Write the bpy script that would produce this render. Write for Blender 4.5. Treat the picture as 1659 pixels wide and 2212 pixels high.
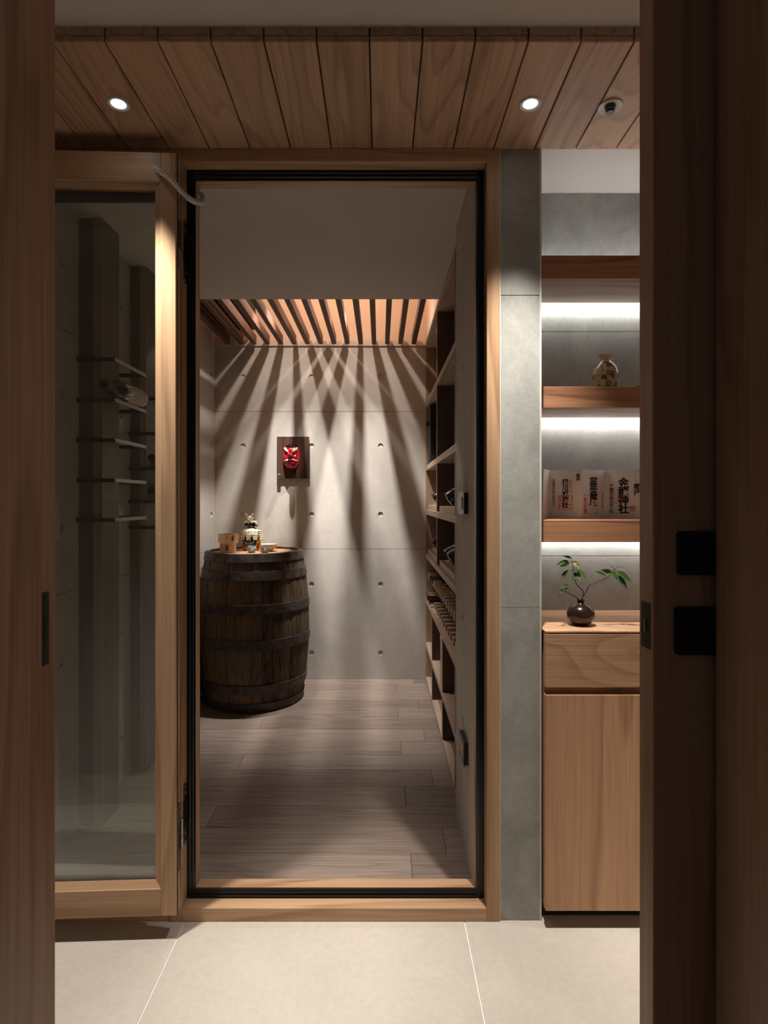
import bpy, bmesh, math, random
from mathutils import Vector, Matrix, Euler

random.seed(7)
for o in list(bpy.data.objects):
    bpy.data.objects.remove(o, do_unlink=True)
scene = bpy.context.scene
C = scene.collection
PI = math.pi

# ------------------------------------------------------------------ camera, world, exposure
F = 1250.0            # focal length in pixels of the 1659 x 2212 frame
VX, VY = 821.0, 1082.0
EYE = 1.163
cam_d = bpy.data.cameras.new('camera')
cam = bpy.data.objects.new('camera', cam_d)
C.objects.link(cam)
cam.location = (0, 0, EYE)
cam.rotation_euler = (PI / 2, 0, 0)
cam_d.sensor_fit = 'VERTICAL'
cam_d.sensor_height = 36.0
cam_d.lens = F * 36.0 / 2212
cam_d.shift_x = (829.5 - VX) / 2212
cam_d.shift_y = -(1106 - VY) / 2212
cam_d.clip_start = 0.02
scene.camera = cam

world = bpy.data.worlds.new('world')
scene.world = world
world.use_nodes = True
world.node_tree.nodes['Background'].inputs[0].default_value = (0.9, 0.92, 1.0, 1)
world.node_tree.nodes['Background'].inputs[1].default_value = 0.04

scene.view_settings.view_transform = 'Standard'
scene.view_settings.look = 'None'
scene.view_settings.gamma = 1
scene.view_settings.use_curve_mapping = False
scene.view_settings.exposure = 0.3

# lamp strengths (W)
HALL_W = 122.0
CELLAR_W = 180.0
CELLAR_WIDE_W = 20.0
CELLAR_GLOW_W = 4.3
LED_W = 1.0
UPLIGHT_W = 0.5
HALL_COL = (1.0, 0.935, 0.86)
CELLAR_COL = (1.0, 0.965, 0.93)
GLOW_COL = (1.0, 0.74, 0.54)
LED_COL = (1.0, 0.99, 0.96)


# ------------------------------------------------------------------ materials
def lin(c):
    r = []
    for v in c:
        v = v / 255.0
        r.append(v / 12.92 if v <= 0.04045 else ((v + 0.055) / 1.055) ** 2.4)
    return (r[0], r[1], r[2], 1.0)


MATS = {}


def new_mat(name):
    m = bpy.data.materials.new(name)
    m.use_nodes = True
    nt = m.node_tree
    b = nt.nodes['Principled BSDF']
    MATS[name] = m
    return m, nt, b


def plain(name, rgb, rough=0.5, metal=0.0, spec=0.5, noise=0.0, bump=0.0, nscale=40, coat=0.0):
    m, nt, b = new_mat(name)
    b.inputs['Base Color'].default_value = lin(rgb)
    b.inputs['Roughness'].default_value = rough
    b.inputs['Metallic'].default_value = metal
    b.inputs['Specular IOR Level'].default_value = spec
    b.inputs['Coat Weight'].default_value = coat
    if noise or bump:
        tc = nt.nodes.new('ShaderNodeTexCoord')
        nz = nt.nodes.new('ShaderNodeTexNoise')
        nz.inputs['Scale'].default_value = nscale
        nz.inputs['Detail'].default_value = 5
        nt.links.new(tc.outputs['Object'], nz.inputs['Vector'])
        if noise:
            rp = nt.nodes.new('ShaderNodeValToRGB')
            rp.color_ramp.elements[0].position = 0.3
            rp.color_ramp.elements[1].position = 0.7
            rp.color_ramp.elements[0].color = lin([max(0, v * (1 - noise)) for v in rgb])
            rp.color_ramp.elements[1].color = lin([min(255, v * (1 + noise)) for v in rgb])
            nt.links.new(nz.outputs['Fac'], rp.inputs['Fac'])
            nt.links.new(rp.outputs['Color'], b.inputs['Base Color'])
        if bump:
            bp = nt.nodes.new('ShaderNodeBump')
            bp.inputs['Strength'].default_value = bump
            bp.inputs['Distance'].default_value = 0.004
            nt.links.new(nz.outputs['Fac'], bp.inputs['Height'])
            nt.links.new(bp.outputs['Normal'], b.inputs['Normal'])
    return m


def math_node(nt, op, a=None, bb=None):
    n = nt.nodes.new('ShaderNodeMath')
    n.operation = op
    for i, v in enumerate((a, bb)):
        if v is None:
            continue
        if isinstance(v, (int, float)):
            n.inputs[i].default_value = v
        else:
            nt.links.new(v, n.inputs[i])
    return n.outputs[0]


def wood(name, light, dark, axis='Z', rings=9.0, ringscale=5.0, rough=0.45, contrast=0.5, stretch=0.09, bump=0.15, vary=0.08,
         pore=1.0):
    """Wood grain running along the object's axis: bent growth rings plus fine pores."""
    m, nt, b = new_mat(name)
    tc = nt.nodes.new('ShaderNodeTexCoord')
    oi = nt.nodes.new('ShaderNodeObjectInfo')
    off = nt.nodes.new('ShaderNodeVectorMath')
    off.operation = 'SCALE'
    off.inputs[0].default_value = (37.0, 53.0, 71.0)
    nt.links.new(oi.outputs['Random'], off.inputs['Scale'])
    add = nt.nodes.new('ShaderNodeVectorMath')
    add.operation = 'ADD'
    nt.links.new(tc.outputs['Object'], add.inputs[0])
    nt.links.new(off.outputs[0], add.inputs[1])
    mp = nt.nodes.new('ShaderNodeMapping')
    s = [1.0, 1.0, 1.0]
    s['XYZ'.index(axis)] = stretch
    mp.inputs['Scale'].default_value = s
    nt.links.new(add.outputs[0], mp.inputs['Vector'])
    n1 = nt.nodes.new('ShaderNodeTexNoise')
    n1.inputs['Scale'].default_value = ringscale
    n1.inputs['Detail'].default_value = 2.0
    n1.inputs['Roughness'].default_value = 0.45
    nt.links.new(mp.outputs[0], n1.inputs['Vector'])
    r1 = math_node(nt, 'MULTIPLY', n1.outputs['Fac'], rings)
    r2 = math_node(nt, 'FRACT', r1)
    rp = nt.nodes.new('ShaderNodeValToRGB')
    e = rp.color_ramp.elements
    e[0].position = 0.0
    e[0].color = (1, 1, 1, 1)
    e[1].position = 1.0
    e[1].color = (1, 1, 1, 1)
    a = e.new(0.62)
    a.color = (0.72, 0.72, 0.72, 1)
    a = e.new(0.88)
    a.color = (0.0, 0.0, 0.0, 1)
    nt.links.new(r2, rp.inputs['Fac'])
    n2 = nt.nodes.new('ShaderNodeTexNoise')
    n2.inputs['Scale'].default_value = 160.0
    n2.inputs['Detail'].default_value = 4.0
    mp2 = nt.nodes.new('ShaderNodeMapping')
    s2 = [1.0, 1.0, 1.0]
    s2['XYZ'.index(axis)] = 0.025
    mp2.inputs['Scale'].default_value = s2
    nt.links.new(add.outputs[0], mp2.inputs['Vector'])
    nt.links.new(mp2.outputs[0], n2.inputs['Vector'])
    t1 = math_node(nt, 'MULTIPLY', rp.outputs['Color'], contrast)
    t2 = math_node(nt, 'MULTIPLY', n2.outputs['Fac'], 0.9 * pore)
    t3 = math_node(nt, 'ADD', t1, t2)
    t4 = math_node(nt, 'SUBTRACT', t3, 0.45 * pore - 0.5 * (1 - contrast))
    rv = math_node(nt, 'SUBTRACT', oi.outputs['Random'], 0.5)
    rv = math_node(nt, 'MULTIPLY', rv, vary * 4)
    t5 = math_node(nt, 'ADD', t4, rv)
    mx = nt.nodes.new('ShaderNodeValToRGB')
    mx.color_ramp.elements[0].position = 0.05
    mx.color_ramp.elements[1].position = 0.85
    mx.color_ramp.elements[0].color = lin(dark)
    mx.color_ramp.elements[1].color = lin(light)
    nt.links.new(t5, mx.inputs['Fac'])
    nt.links.new(mx.outputs['Color'], b.inputs['Base Color'])
    b.inputs['Roughness'].default_value = rough
    b.inputs['Specular IOR Level'].default_value = 0.35
    if bump:
        bp = nt.nodes.new('ShaderNodeBump')
        bp.inputs['Strength'].default_value = bump
        bp.inputs['Distance'].default_value = 0.002
        nt.links.new(t3, bp.inputs['Height'])
        nt.links.new(bp.outputs['Normal'], b.inputs['Normal'])
    return m


def concrete(name, rgb, var=0.1, scale=2.2, rough=0.75, bump=0.12, speck=0.06):
    m, nt, b = new_mat(name)
    tc = nt.nodes.new('ShaderNodeTexCoord')
    n1 = nt.nodes.new('ShaderNodeTexNoise')
    n1.inputs['Scale'].default_value = scale
    n1.inputs['Detail'].default_value = 8
    n1.inputs['Roughness'].default_value = 0.62
    n1.inputs['Distortion'].default_value = 0.6
    n2 = nt.nodes.new('ShaderNodeTexNoise')
    n2.inputs['Scale'].default_value = scale * 14
    n2.inputs['Detail'].default_value = 6
    n2.inputs['Roughness'].default_value = 0.7
    nt.links.new(tc.outputs['Object'], n1.inputs['Vector'])
    nt.links.new(tc.outputs['Object'], n2.inputs['Vector'])
    a = math_node(nt, 'MULTIPLY', n1.outputs['Fac'], 1.0 - speck * 5)
    c = math_node(nt, 'MULTIPLY', n2.outputs['Fac'], speck * 5)
    d = math_node(nt, 'ADD', a, c)
    rp = nt.nodes.new('ShaderNodeValToRGB')
    rp.color_ramp.elements[0].position = 0.36
    rp.color_ramp.elements[1].position = 0.62
    rp.color_ramp.elements[0].color = lin([v * (1 - var) for v in rgb])
    rp.color_ramp.elements[1].color = lin([min(255, v * (1 + var * 0.5)) for v in rgb])
    nt.links.new(d, rp.inputs['Fac'])
    nt.links.new(rp.outputs['Color'], b.inputs['Base Color'])
    b.inputs['Roughness'].default_value = rough
    b.inputs['Specular IOR Level'].default_value = 0.3
    bp = nt.nodes.new('ShaderNodeBump')
    bp.inputs['Strength'].default_value = bump
    bp.inputs['Distance'].default_value = 0.003
    nt.links.new(n2.outputs['Fac'], bp.inputs['Height'])
    nt.links.new(bp.outputs['Normal'], b.inputs['Normal'])
    return m


def emit(name, rgb, strength):
    m, nt, b = new_mat(name)
    b.inputs['Base Color'].default_value = (0.8, 0.8, 0.8, 1)
    b.inputs['Emission Color'].default_value = (rgb[0], rgb[1], rgb[2], 1)
    b.inputs['Emission Strength'].default_value = strength
    return m


def pane_glass(name, tint, refl=1.0):
    m = bpy.data.materials.new(name)
    m.use_nodes = True
    nt = m.node_tree
    nt.nodes.clear()
    out = nt.nodes.new('ShaderNodeOutputMaterial')
    mix = nt.nodes.new('ShaderNodeMixShader')
    tr = nt.nodes.new('ShaderNodeBsdfTransparent')
    tr.inputs[0].default_value = (tint[0], tint[1], tint[2], 1)
    gl = nt.nodes.new('ShaderNodeBsdfGlossy')
    gl.inputs['Color'].default_value = (refl, refl, refl, 1)
    gl.inputs['Roughness'].default_value = 0.0
    fr = nt.nodes.new('ShaderNodeFresnel')
    fr.inputs['IOR'].default_value = 1.5
    nt.links.new(fr.outputs[0], mix.inputs[0])
    nt.links.new(tr.outputs[0], mix.inputs[1])
    nt.links.new(gl.outputs[0], mix.inputs[2])
    nt.links.new(mix.outputs[0], out.inputs[0])
    MATS[name] = m
    return m


upright_grey = plain('dark_grey_panel', (96, 92, 84), 0.6, noise=0.06, nscale=8)
OAK_L, OAK_D = (192, 157, 122), (146, 111, 81)
oak_z = wood('oak_vertical', OAK_L, OAK_D, 'Z', rings=7, ringscale=5, contrast=0.45)
oak_x = wood('oak_along_x', OAK_L, OAK_D, 'X', rings=7, ringscale=5, contrast=0.45)
oak_y = wood('oak_along_y', OAK_L, OAK_D, 'Y', rings=7, ringscale=5, contrast=0.45)
board_y = wood('beam_board_oak', (188, 153, 124), (140, 107, 84), 'Y', rings=16, ringscale=4.2, contrast=0.4, stretch=0.16, rough=0.5,
               bump=0.3, vary=0.06)
cab_x = wood('elm_drawer', (202, 162, 128), (154, 115, 86), 'X', rings=16, ringscale=4.2, contrast=0.36, stretch=0.26, rough=0.5)
cab_z = wood('elm_door', (200, 158, 123), (158, 117, 88), 'Z', rings=6, ringscale=4.5, contrast=0.45, stretch=0.1, rough=0.5)
niche_x = wood('elm_shelf', (178, 130, 96), (118, 78, 54), 'X', rings=8, ringscale=6, contrast=0.5, stretch=0.12, rough=0.5)
rack_wood_y = wood('rack_oak_y', (196, 171, 148), (154, 128, 107), 'Y', rings=6, ringscale=6, contrast=0.35, rough=0.5)
rack_wood_z = wood('rack_oak_z', (176, 148, 124), (134, 106, 86), 'Z', rings=6, ringscale=6, contrast=0.35, rough=0.5)
rack_shaded = wood('rack_shaded_panel', (108, 90, 77), (78, 63, 53), 'Z', rings=6, ringscale=6, contrast=0.35, rough=0.55)  # shade on the divider faces, put into a darker wood colour
rack_wood_x = wood('rack_oak_x', (206, 182, 158), (166, 138, 116), 'X', rings=6, ringscale=6, contrast=0.35, rough=0.5)
slat_wood = wood('slat_wood', (108, 74, 58), (70, 46, 37), 'Y', rings=6, ringscale=6, contrast=0.35, rough=0.55)
floor_wood = wood('smoked_oak_floor', (152, 136, 124), (98, 84, 75), 'X', rings=10, ringscale=14, contrast=0.28, stretch=0.05,
                  rough=0.42, bump=0.3, vary=0.09)
dark_plank = wood('burnt_cedar', (92, 62, 46), (34, 22, 17), 'Z', rings=14, ringscale=9, contrast=0.7, stretch=0.03, rough=0.6,
                  bump=0.5)
barrel_wood = wood('old_barrel_oak', (120, 97, 74), (38, 29, 23), 'Z', rings=8, ringscale=11, contrast=0.35, stretch=0.2,
                   rough=0.75, bump=0.9, vary=0.14, pore=1.5)
barrel_head_wood = wood('old_barrel_head', (176, 138, 100), (96, 68, 46), 'X', rings=6, ringscale=10, contrast=0.4, rough=0.8,
                        bump=0.5, vary=0.08)
door_wood = wood('sliding_door_wood', (182, 144, 114), (134, 98, 74), 'Z', rings=5, ringscale=7, contrast=0.4, rough=0.5)
masu_wood = wood('hinoki', (234, 198, 160), (206, 162, 122), 'X', rings=8, ringscale=14, contrast=0.4, rough=0.6)
wall_conc = concrete('fair_faced_concrete', (196, 188, 178), var=0.07, scale=2.2)
hall_conc = concrete('grey_cement_board', (158, 158, 152), var=0.13, scale=5.5, speck=0.05)
tile_mat = concrete('beige_stone_tile', (198, 190, 178), var=0.05, scale=4.0, rough=0.42, bump=0.02, speck=0.1)
white_paint = plain('white_ceiling_paint', (198, 190, 184), 0.8, noise=0.015, nscale=3)
recess_paint = plain('warm_white_paint', (214, 190, 170), 0.8, noise=0.02, nscale=3)
grout_mat = plain('light_grout', (238, 234, 226), 0.8, noise=0.04)
gap_mat = plain('dark_joint', (70, 60, 52), 0.9, noise=0.1)
edge_white = plain('pale_corner_bead', (205, 202, 196), 0.6, noise=0.03)
black_rubber = plain('black_rubber', (10, 11, 11), 0.28, spec=0.5, noise=0.3, nscale=90)
steel = plain('brushed_steel', (150, 142, 136), 0.32, metal=1.0, noise=0.05, nscale=120)
dark_steel = plain('deep_grey_steel', (70, 66, 64), 0.4, metal=0.9, noise=0.1, nscale=120)  # dark grey steel in one even tone
black_metal = plain('black_metal', (9, 9, 9), 0.5, metal=0.0, noise=0.2, nscale=100)
black_matt = plain('matt_black', (9, 9, 10), 0.6, noise=0.2, nscale=60)
brass = plain('brass', (170, 150, 100), 0.3, metal=1.0, noise=0.05)
white_plastic = plain('white_plastic', (196, 190, 182), 0.45, noise=0.02)
grey_plastic = plain('silver_plastic', (176, 168, 160), 0.4, metal=0.2, noise=0.02)
conduit_mat = plain('white_conduit', (206, 202, 194), 0.45, noise=0.03)
hoop_mat = plain('rusty_hoop_iron', (70, 60, 55), 0.55, metal=0.2, noise=0.35, bump=0.4, nscale=26)
bottle_glass = plain('dark_bottle_glass', (8, 11, 8), 0.08, spec=0.7, coat=0.6, noise=0.2)
wine_red_cap = plain('burgundy_capsule', (52, 14, 22), 0.35, metal=0.3, noise=0.1)
grey_cap = plain('pewter_capsule', (58, 56, 54), 0.35, metal=0.5, noise=0.1)
label_paper = plain('cream_label', (206, 190, 166), 0.7, noise=0.04)
label_orange = plain('orange_label', (150, 62, 30), 0.6, noise=0.15)
label_red = plain('red_label', (170, 26, 36), 0.6, noise=0.08)
gold_foil = plain('gold_foil', (196, 158, 78), 0.35, metal=0.7, noise=0.1)
ink = plain('black_ink', (20, 14, 14), 0.8, noise=0.2)
seal_ink = plain('vermilion_ink', (196, 92, 92), 0.8, noise=0.1)
seal_pale = plain('pale_vermilion_ink', (206, 150, 142), 0.8, noise=0.08)
brown_ink = plain('branded_brown', (84, 48, 28), 0.8, noise=0.1)
white_ink = plain('white_print', (226, 222, 214), 0.6, noise=0.02)
page_paper = plain('washi_paper', (234, 232, 232), 0.75, noise=0.015, nscale=80)
red_lacquer = plain('red_lacquer', (190, 8, 38), 0.16, spec=0.6, coat=0.7, noise=0.08)
black_lacquer = plain('black_lacquer', (9, 8, 9), 0.16, spec=0.6, coat=0.6, noise=0.2)
mask_white = plain('mask_white_hair', (222, 212, 198), 0.35, noise=0.05)
mask_gold = plain('mask_gold_eye', (150, 120, 40), 0.3, metal=0.5, noise=0.1)
armour_stone = plain('aged_armour', (188, 176, 146), 0.55, noise=0.25, bump=0.8, nscale=130)
crest_gold = plain('pale_gold_crest', (238, 226, 184), 0.4, metal=0.1, noise=0.08)
whisky = plain('amber_whisky_glass', (170, 88, 18), 0.08, spec=0.6, coat=0.6, noise=0.2, nscale=9)
label_black = plain('black_label', (16, 14, 13), 0.45, noise=0.1)
cup_blue = plain('blue_grey_porcelain', (128, 138, 152), 0.2, coat=0.4, noise=0.35, nscale=110)
cup_grey = plain('grey_porcelain', (122, 122, 126), 0.2, coat=0.4, noise=0.38, nscale=110)
bowl_cream = plain('cream_glaze', (226, 204, 168), 0.3, noise=0.06)
bronze = plain('bronze_glaze', (74, 58, 52), 0.22, metal=0.75, noise=0.12, nscale=14)
twig_mat = plain('dark_twig', (52, 34, 28), 0.7, noise=0.25, nscale=200)
leaf_mat = plain('green_leaf', (74, 104, 44), 0.45, noise=0.3, nscale=45)
leaf_blue = plain('grey_green_leaf', (66, 112, 82), 0.45, noise=0.25, nscale=45)
leaf_yel = plain('yellow_green_leaf', (126, 128, 52), 0.5, noise=0.35, nscale=70)
wall_green = plain('black_box_card', (12, 12, 12), 0.55, noise=0.15)
glass_pane = pane_glass('clear_pane', (0.95, 0.97, 0.955))
lamp_glow = emit('lamp_diffuser', (1.0, 0.98, 0.93), 12.0)
led_glow = emit('led_diffuser', (0.95, 0.98, 1.0), 10.0)
spot_glow = emit('spot_lens', (1.0, 0.85, 0.65), 20.0)


def flower_mat():
    m, nt, b = new_mat('flower_enamel')
    tc = nt.nodes.new('ShaderNodeTexCoord')
    v = nt.nodes.new('ShaderNodeTexVoronoi')
    v.inputs['Scale'].default_value = 90
    nt.links.new(tc.outputs['Object'], v.inputs['Vector'])
    rp = nt.nodes.new('ShaderNodeValToRGB')
    rp.color_ramp.interpolation = 'CONSTANT'
    e = rp.color_ramp.elements
    e[0].position = 0.0
    e[0].color = lin((196, 186, 148))
    e[1].position = 0.34
    e[1].color = lin((92, 104, 62))
    for p, c in ((0.5, (206, 186, 160)), (0.62, (186, 92, 84)), (0.74, (118, 128, 84)), (0.86, (214, 168, 150))):
        k = e.new(p)
        k.color = lin(c)
    sp = nt.nodes.new('ShaderNodeSeparateColor')
    nt.links.new(v.outputs['Color'], sp.inputs[0])
    nt.links.new(sp.outputs[0], rp.inputs['Fac'])
    n = nt.nodes.new('ShaderNodeValToRGB')
    n.color_ramp.elements[0].position = 0.10
    n.color_ramp.elements[1].position = 0.2
    n.color_ramp.elements[0].color = lin((200, 190, 130))
    nt.links.new(v.outputs['Distance'], n.inputs['Fac'])
    mx = nt.nodes.new('ShaderNodeMix')
    mx.data_type = 'RGBA'
    d2 = math_node(nt, 'GREATER_THAN', v.outputs['Distance'], 0.2)
    nt.links.new(d2, mx.inputs[0])
    nt.links.new(n.outputs['Color'], mx.inputs[6])
    nt.links.new(rp.outputs['Color'], mx.inputs[7])
    # plain white glaze at the neck
    sx = nt.nodes.new('ShaderNodeSeparateXYZ')
    nt.links.new(tc.outputs['Object'], sx.inputs[0])
    up = math_node(nt, 'GREATER_THAN', sx.outputs[2], 0.093)
    mx2 = nt.nodes.new('ShaderNodeMix')
    mx2.data_type = 'RGBA'
    nt.links.new(up, mx2.inputs[0])
    nt.links.new(mx.outputs[2], mx2.inputs[6])
    mx2.inputs[7].default_value = lin((204, 190, 178))
    nt.links.new(mx2.outputs[2], b.inputs['Base Color'])
    b.inputs['Roughness'].default_value = 0.2
    b.inputs['Coat Weight'].default_value = 0.4
    return m


flower_enamel = flower_mat()


# ------------------------------------------------------------------ mesh helpers
class MB:
    """Collects shapes in world (or local) coordinates and links them as ONE mesh object."""

    def __init__(self):
        self.bm = bmesh.new()

    def box(self, x0, x1, y0, y1, z0, z1, bev=0.0, seg=1):
        vs = [self.bm.verts.new((x, y, z)) for z in (z0, z1) for y in (y0, y1) for x in (x0, x1)]
        fs = [self.bm.faces.new([vs[i] for i in q]) for q in
              ((0, 2, 3, 1), (4, 5, 7, 6), (0, 1, 5, 4), (2, 6, 7, 3), (0, 4, 6, 2), (1, 3, 7, 5))]
        if bev:
            es = set()
            for f in fs:
                es.update(f.edges)
            bmesh.ops.bevel(self.bm, geom=list(es), offset=bev, segments=seg, affect='EDGES')
        return self

    def obox(self, centre, size, rot, bev=0.0):
        m = Matrix.Translation(centre) @ (rot.to_matrix().to_4x4() if isinstance(rot, Euler) else rot)
        sx, sy, sz = [v / 2 for v in size]
        vs = [self.bm.verts.new(m @ Vector((x, y, z))) for z in (-sz, sz) for y in (-sy, sy) for x in (-sx, sx)]
        fs = [self.bm.faces.new([vs[i] for i in q]) for q in
              ((0, 2, 3, 1), (4, 5, 7, 6), (0, 1, 5, 4), (2, 6, 7, 3), (0, 4, 6, 2), (1, 3, 7, 5))]
        if bev:
            es = set()
            for f in fs:
                es.update(f.edges)
            bmesh.ops.bevel(self.bm, geom=list(es), offset=bev, segments=1, affect='EDGES')
        return self

    def lathe(self, prof, n=32, mat=None, centre=(0, 0, 0), cap=True, arc=None):
        """prof: (radius, height) pairs along +Z; mat: extra 4x4 applied afterwards."""
        M = mat or Matrix.Identity(4)
        c = Vector(centre)
        rings = []
        for r, z in prof:
            ring = []
            if r < 1e-6:
                ring = [self.bm.verts.new(M @ (c + Vector((0, 0, z))))]
            else:
                for k in range(n):
                    a = 2 * PI * k / n
                    ring.append(self.bm.verts.new(M @ (c + Vector((r * math.cos(a), r * math.sin(a), z)))))
            rings.append(ring)
        for a, b in zip(rings, rings[1:]):
            if len(a) == 1 and len(b) == 1:
                continue
            for k in range(n):
                k2 = (k + 1) % n
                if len(a) == 1:
                    q = [a[0], b[k2], b[k]]
                elif len(b) == 1:
                    q = [a[k], a[k2], b[0]]
                else:
                    q = [a[k], a[k2], b[k2], b[k]]
                self.bm.faces.new(q)
        if cap:
            for ring, flip in ((rings[0], True), (rings[-1], False)):
                if len(ring) > 2:
                    self.bm.faces.new(list(reversed(ring)) if flip else ring)
        return self

    def tube(self, pts, rad, n=8, ribs=None):
        pts = [Vector(p) for p in pts]
        rads = rad if isinstance(rad, (list, tuple)) else [rad] * len(pts)
        rings = []
        up = Vector((0.13, 0.21, 0.97)).normalized()
        for i, p in enumerate(pts):
            t = (pts[min(i + 1, len(pts) - 1)] - pts[max(i - 1, 0)]).normalized()
            a = t.cross(up)
            if a.length < 1e-4:
                a = t.cross(Vector((1, 0, 0)))
            a.normalize()
            b = t.cross(a).normalized()
            rings.append([self.bm.verts.new(p + (a * math.cos(2 * PI * k / n) + b * math.sin(2 * PI * k / n)) * rads[i])
                          for k in range(n)])
        for a, b in zip(rings, rings[1:]):
            for k in range(n):
                self.bm.faces.new([a[k], a[(k + 1) % n], b[(k + 1) % n], b[k]])
        self.bm.faces.new(list(reversed(rings[0])))
        self.bm.faces.new(rings[-1])
        return self

    def prism(self, outline, depth, mat=None, z0=0.0):
        """outline of (u, v), extruded along local +Z by depth."""
        M = mat or Matrix.Identity(4)
        a = [self.bm.verts.new(M @ Vector((u, v, z0))) for u, v in outline]
        b = [self.bm.verts.new(M @ Vector((u, v, z0 + depth))) for u, v in outline]
        n = len(outline)
        self.bm.faces.new(list(reversed(a)))
        self.bm.faces.new(b)
        for k in range(n):
            self.bm.faces.new([a[k], a[(k + 1) % n], b[(k + 1) % n], b[k]])
        return self

    def grid(self, fn, nu, nv, closed_u=False):
        vs = [[self.bm.verts.new(fn(i / (nu if closed_u else nu - 1), j / (nv - 1))) for i in range(nu)] for j in range(nv)]
        for j in range(nv - 1):
            for i in range(nu if closed_u else nu - 1):
                i2 = (i + 1) % nu
                self.bm.faces.new([vs[j][i], vs[j][i2], vs[j + 1][i2], vs[j + 1][i]])
        return self

    def build(self, name, mat, parent=None, local=False, smooth=False, origin=None, normals=True):
        """World coordinates unless local; the mesh is stored relative to its parent (or origin)."""
        if normals:
            bmesh.ops.recalc_face_normals(self.bm, faces=self.bm.faces[:])
        me = bpy.data.meshes.new(name)
        o = bpy.data.objects.new(name, me)
        C.objects.link(o)
        if parent is not None:
            o.parent = parent
            if not local:
                base = Vector((0, 0, 0))
                p = parent
                while p is not None:
                    base += p.location
                    p = p.parent
                bmesh.ops.translate(self.bm, verts=self.bm.verts[:], vec=-base)
        elif origin is not None:
            o.location = origin
            if not local:
                bmesh.ops.translate(self.bm, verts=self.bm.verts[:], vec=-Vector(origin))
        self.bm.to_mesh(me)
        self.bm.free()
        me.materials.append(mat)
        if smooth:
            for p in me.polygons:
                p.use_smooth = True
            if smooth != 'all':
                try:
                    me.set_sharp_from_angle(angle=math.radians(38))
                except Exception:
                    pass
        return o


def tag(o, label, cat, group=None, kind=None):
    o['label'] = label
    o['category'] = cat
    if group:
        o['group'] = group
    if kind:
        o['kind'] = kind
    return o


def thing(name, label, cat, loc=(0, 0, 0), rot=(0, 0, 0), group=None, kind=None):
    o = bpy.data.objects.new(name, None)
    o.empty_display_size = 0.05
    C.objects.link(o)
    o.location = loc
    o.rotation_euler = rot
    return tag(o, label, cat, group, kind)


def copy_tree(o, parent=None):
    c = o.copy()
    C.objects.link(c)
    c.parent = parent
    for ch in [x for x in bpy.data.objects if x.parent == o]:
        copy_tree(ch, c)
    return c


def box(name, dims, mat, parent=None, bev=0.0, **k):
    return MB().box(*dims, bev=bev).build(name, mat, parent, **k)


def text(name, s, size, mat, parent, M, bold=0.0, align='CENTER', sx=1.0):
    """Flat print: letters as thin geometry; M places the text plane (x right, y up, z out)."""
    cu = bpy.data.curves.new(name, 'FONT')
    cu.body = s
    cu.size = size
    cu.align_x = align
    cu.align_y = 'CENTER'
    cu.extrude = 0.00012
    cu.offset = bold
    cu.space_line = 0.86
    cu.resolution_u = 3
    t = bpy.data.objects.new(name + '_curve', cu)
    C.objects.link(t)
    dg = bpy.context.evaluated_depsgraph_get()
    dg.update()
    me = bpy.data.meshes.new_from_object(t.evaluated_get(dg))
    bpy.data.objects.remove(t, do_unlink=True)
    bpy.data.curves.remove(cu)
    me.transform(M @ Matrix.Diagonal((sx, 1, 1, 1)))
    me.name = name
    me.materials.clear()
    me.materials.append(mat)
    o = bpy.data.objects.new(name, me)
    C.objects.link(o)
    o.parent = parent
    return o


def panel_with_holes(name, w, h, t, holes, r, mat, parent, M, depth=0.007):
    """Slab in local x (0..w), y (0..h), front at z=0 facing +z; round tie holes sunk into it."""
    bm = bmesh.new()
    outer = [bm.verts.new((x, y, 0)) for x, y in ((0, 0), (w, 0), (w, h), (0, h))]
    es = [bm.edges.new((outer[i], outer[(i + 1) % 4])) for i in range(4)]
    rings = []
    for hx, hy in holes:
        ring = [bm.verts.new((hx + r * math.cos(-2 * PI * k / 16), hy + r * math.sin(-2 * PI * k / 16), 0)) for k in range(16)]
        es += [bm.edges.new((ring[i], ring[(i + 1) % 16])) for i in range(16)]
        rings.append(ring)
    bmesh.ops.triangle_fill(bm, edges=es, use_beauty=True)
    for f in bm.faces:
        if f.normal.z < 0:
            f.normal_flip()
    for ring in rings:
        low = [bm.verts.new((v.co.x, v.co.y, -depth)) for v in ring]
        n = 16
        for k in range(n):
            bm.faces.new([ring[k], low[k], low[(k + 1) % n], ring[(k + 1) % n]])
        bm.faces.new(list(reversed(low)))
    back = [bm.verts.new((v.co.x, v.co.y, -t)) for v in outer]
    bm.faces.new(list(reversed(back)))
    for k in range(4):
        bm.faces.new([outer[k], back[k], back[(k + 1) % 4], outer[(k + 1) % 4]])
    bmesh.ops.recalc_face_normals(bm, faces=bm.faces[:])
    base = Vector((0, 0, 0)) if parent is None else parent.location
    bm.transform(Matrix.Translation(-base) @ M)
    me = bpy.data.meshes.new(name)
    bm.to_mesh(me)
    bm.free()
    me.materials.append(mat)
    o = bpy.data.objects.new(name, me)
    C.objects.link(o)
    o.parent = parent
    return o


def frame_matrix(origin, ux, uy):
    ux = Vector(ux).normalized()
    uy = Vector(uy).normalized()
    uz = ux.cross(uy)
    m = Matrix((ux, uy, uz)).transposed().to_4x4()
    m.translation = Vector(origin)
    return m


def P(px, py, y):
    """Photo pixel at a known depth y -> world point."""
    return Vector(((px - VX) / F * y, y, EYE - (py - VY) / F * y))


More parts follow.
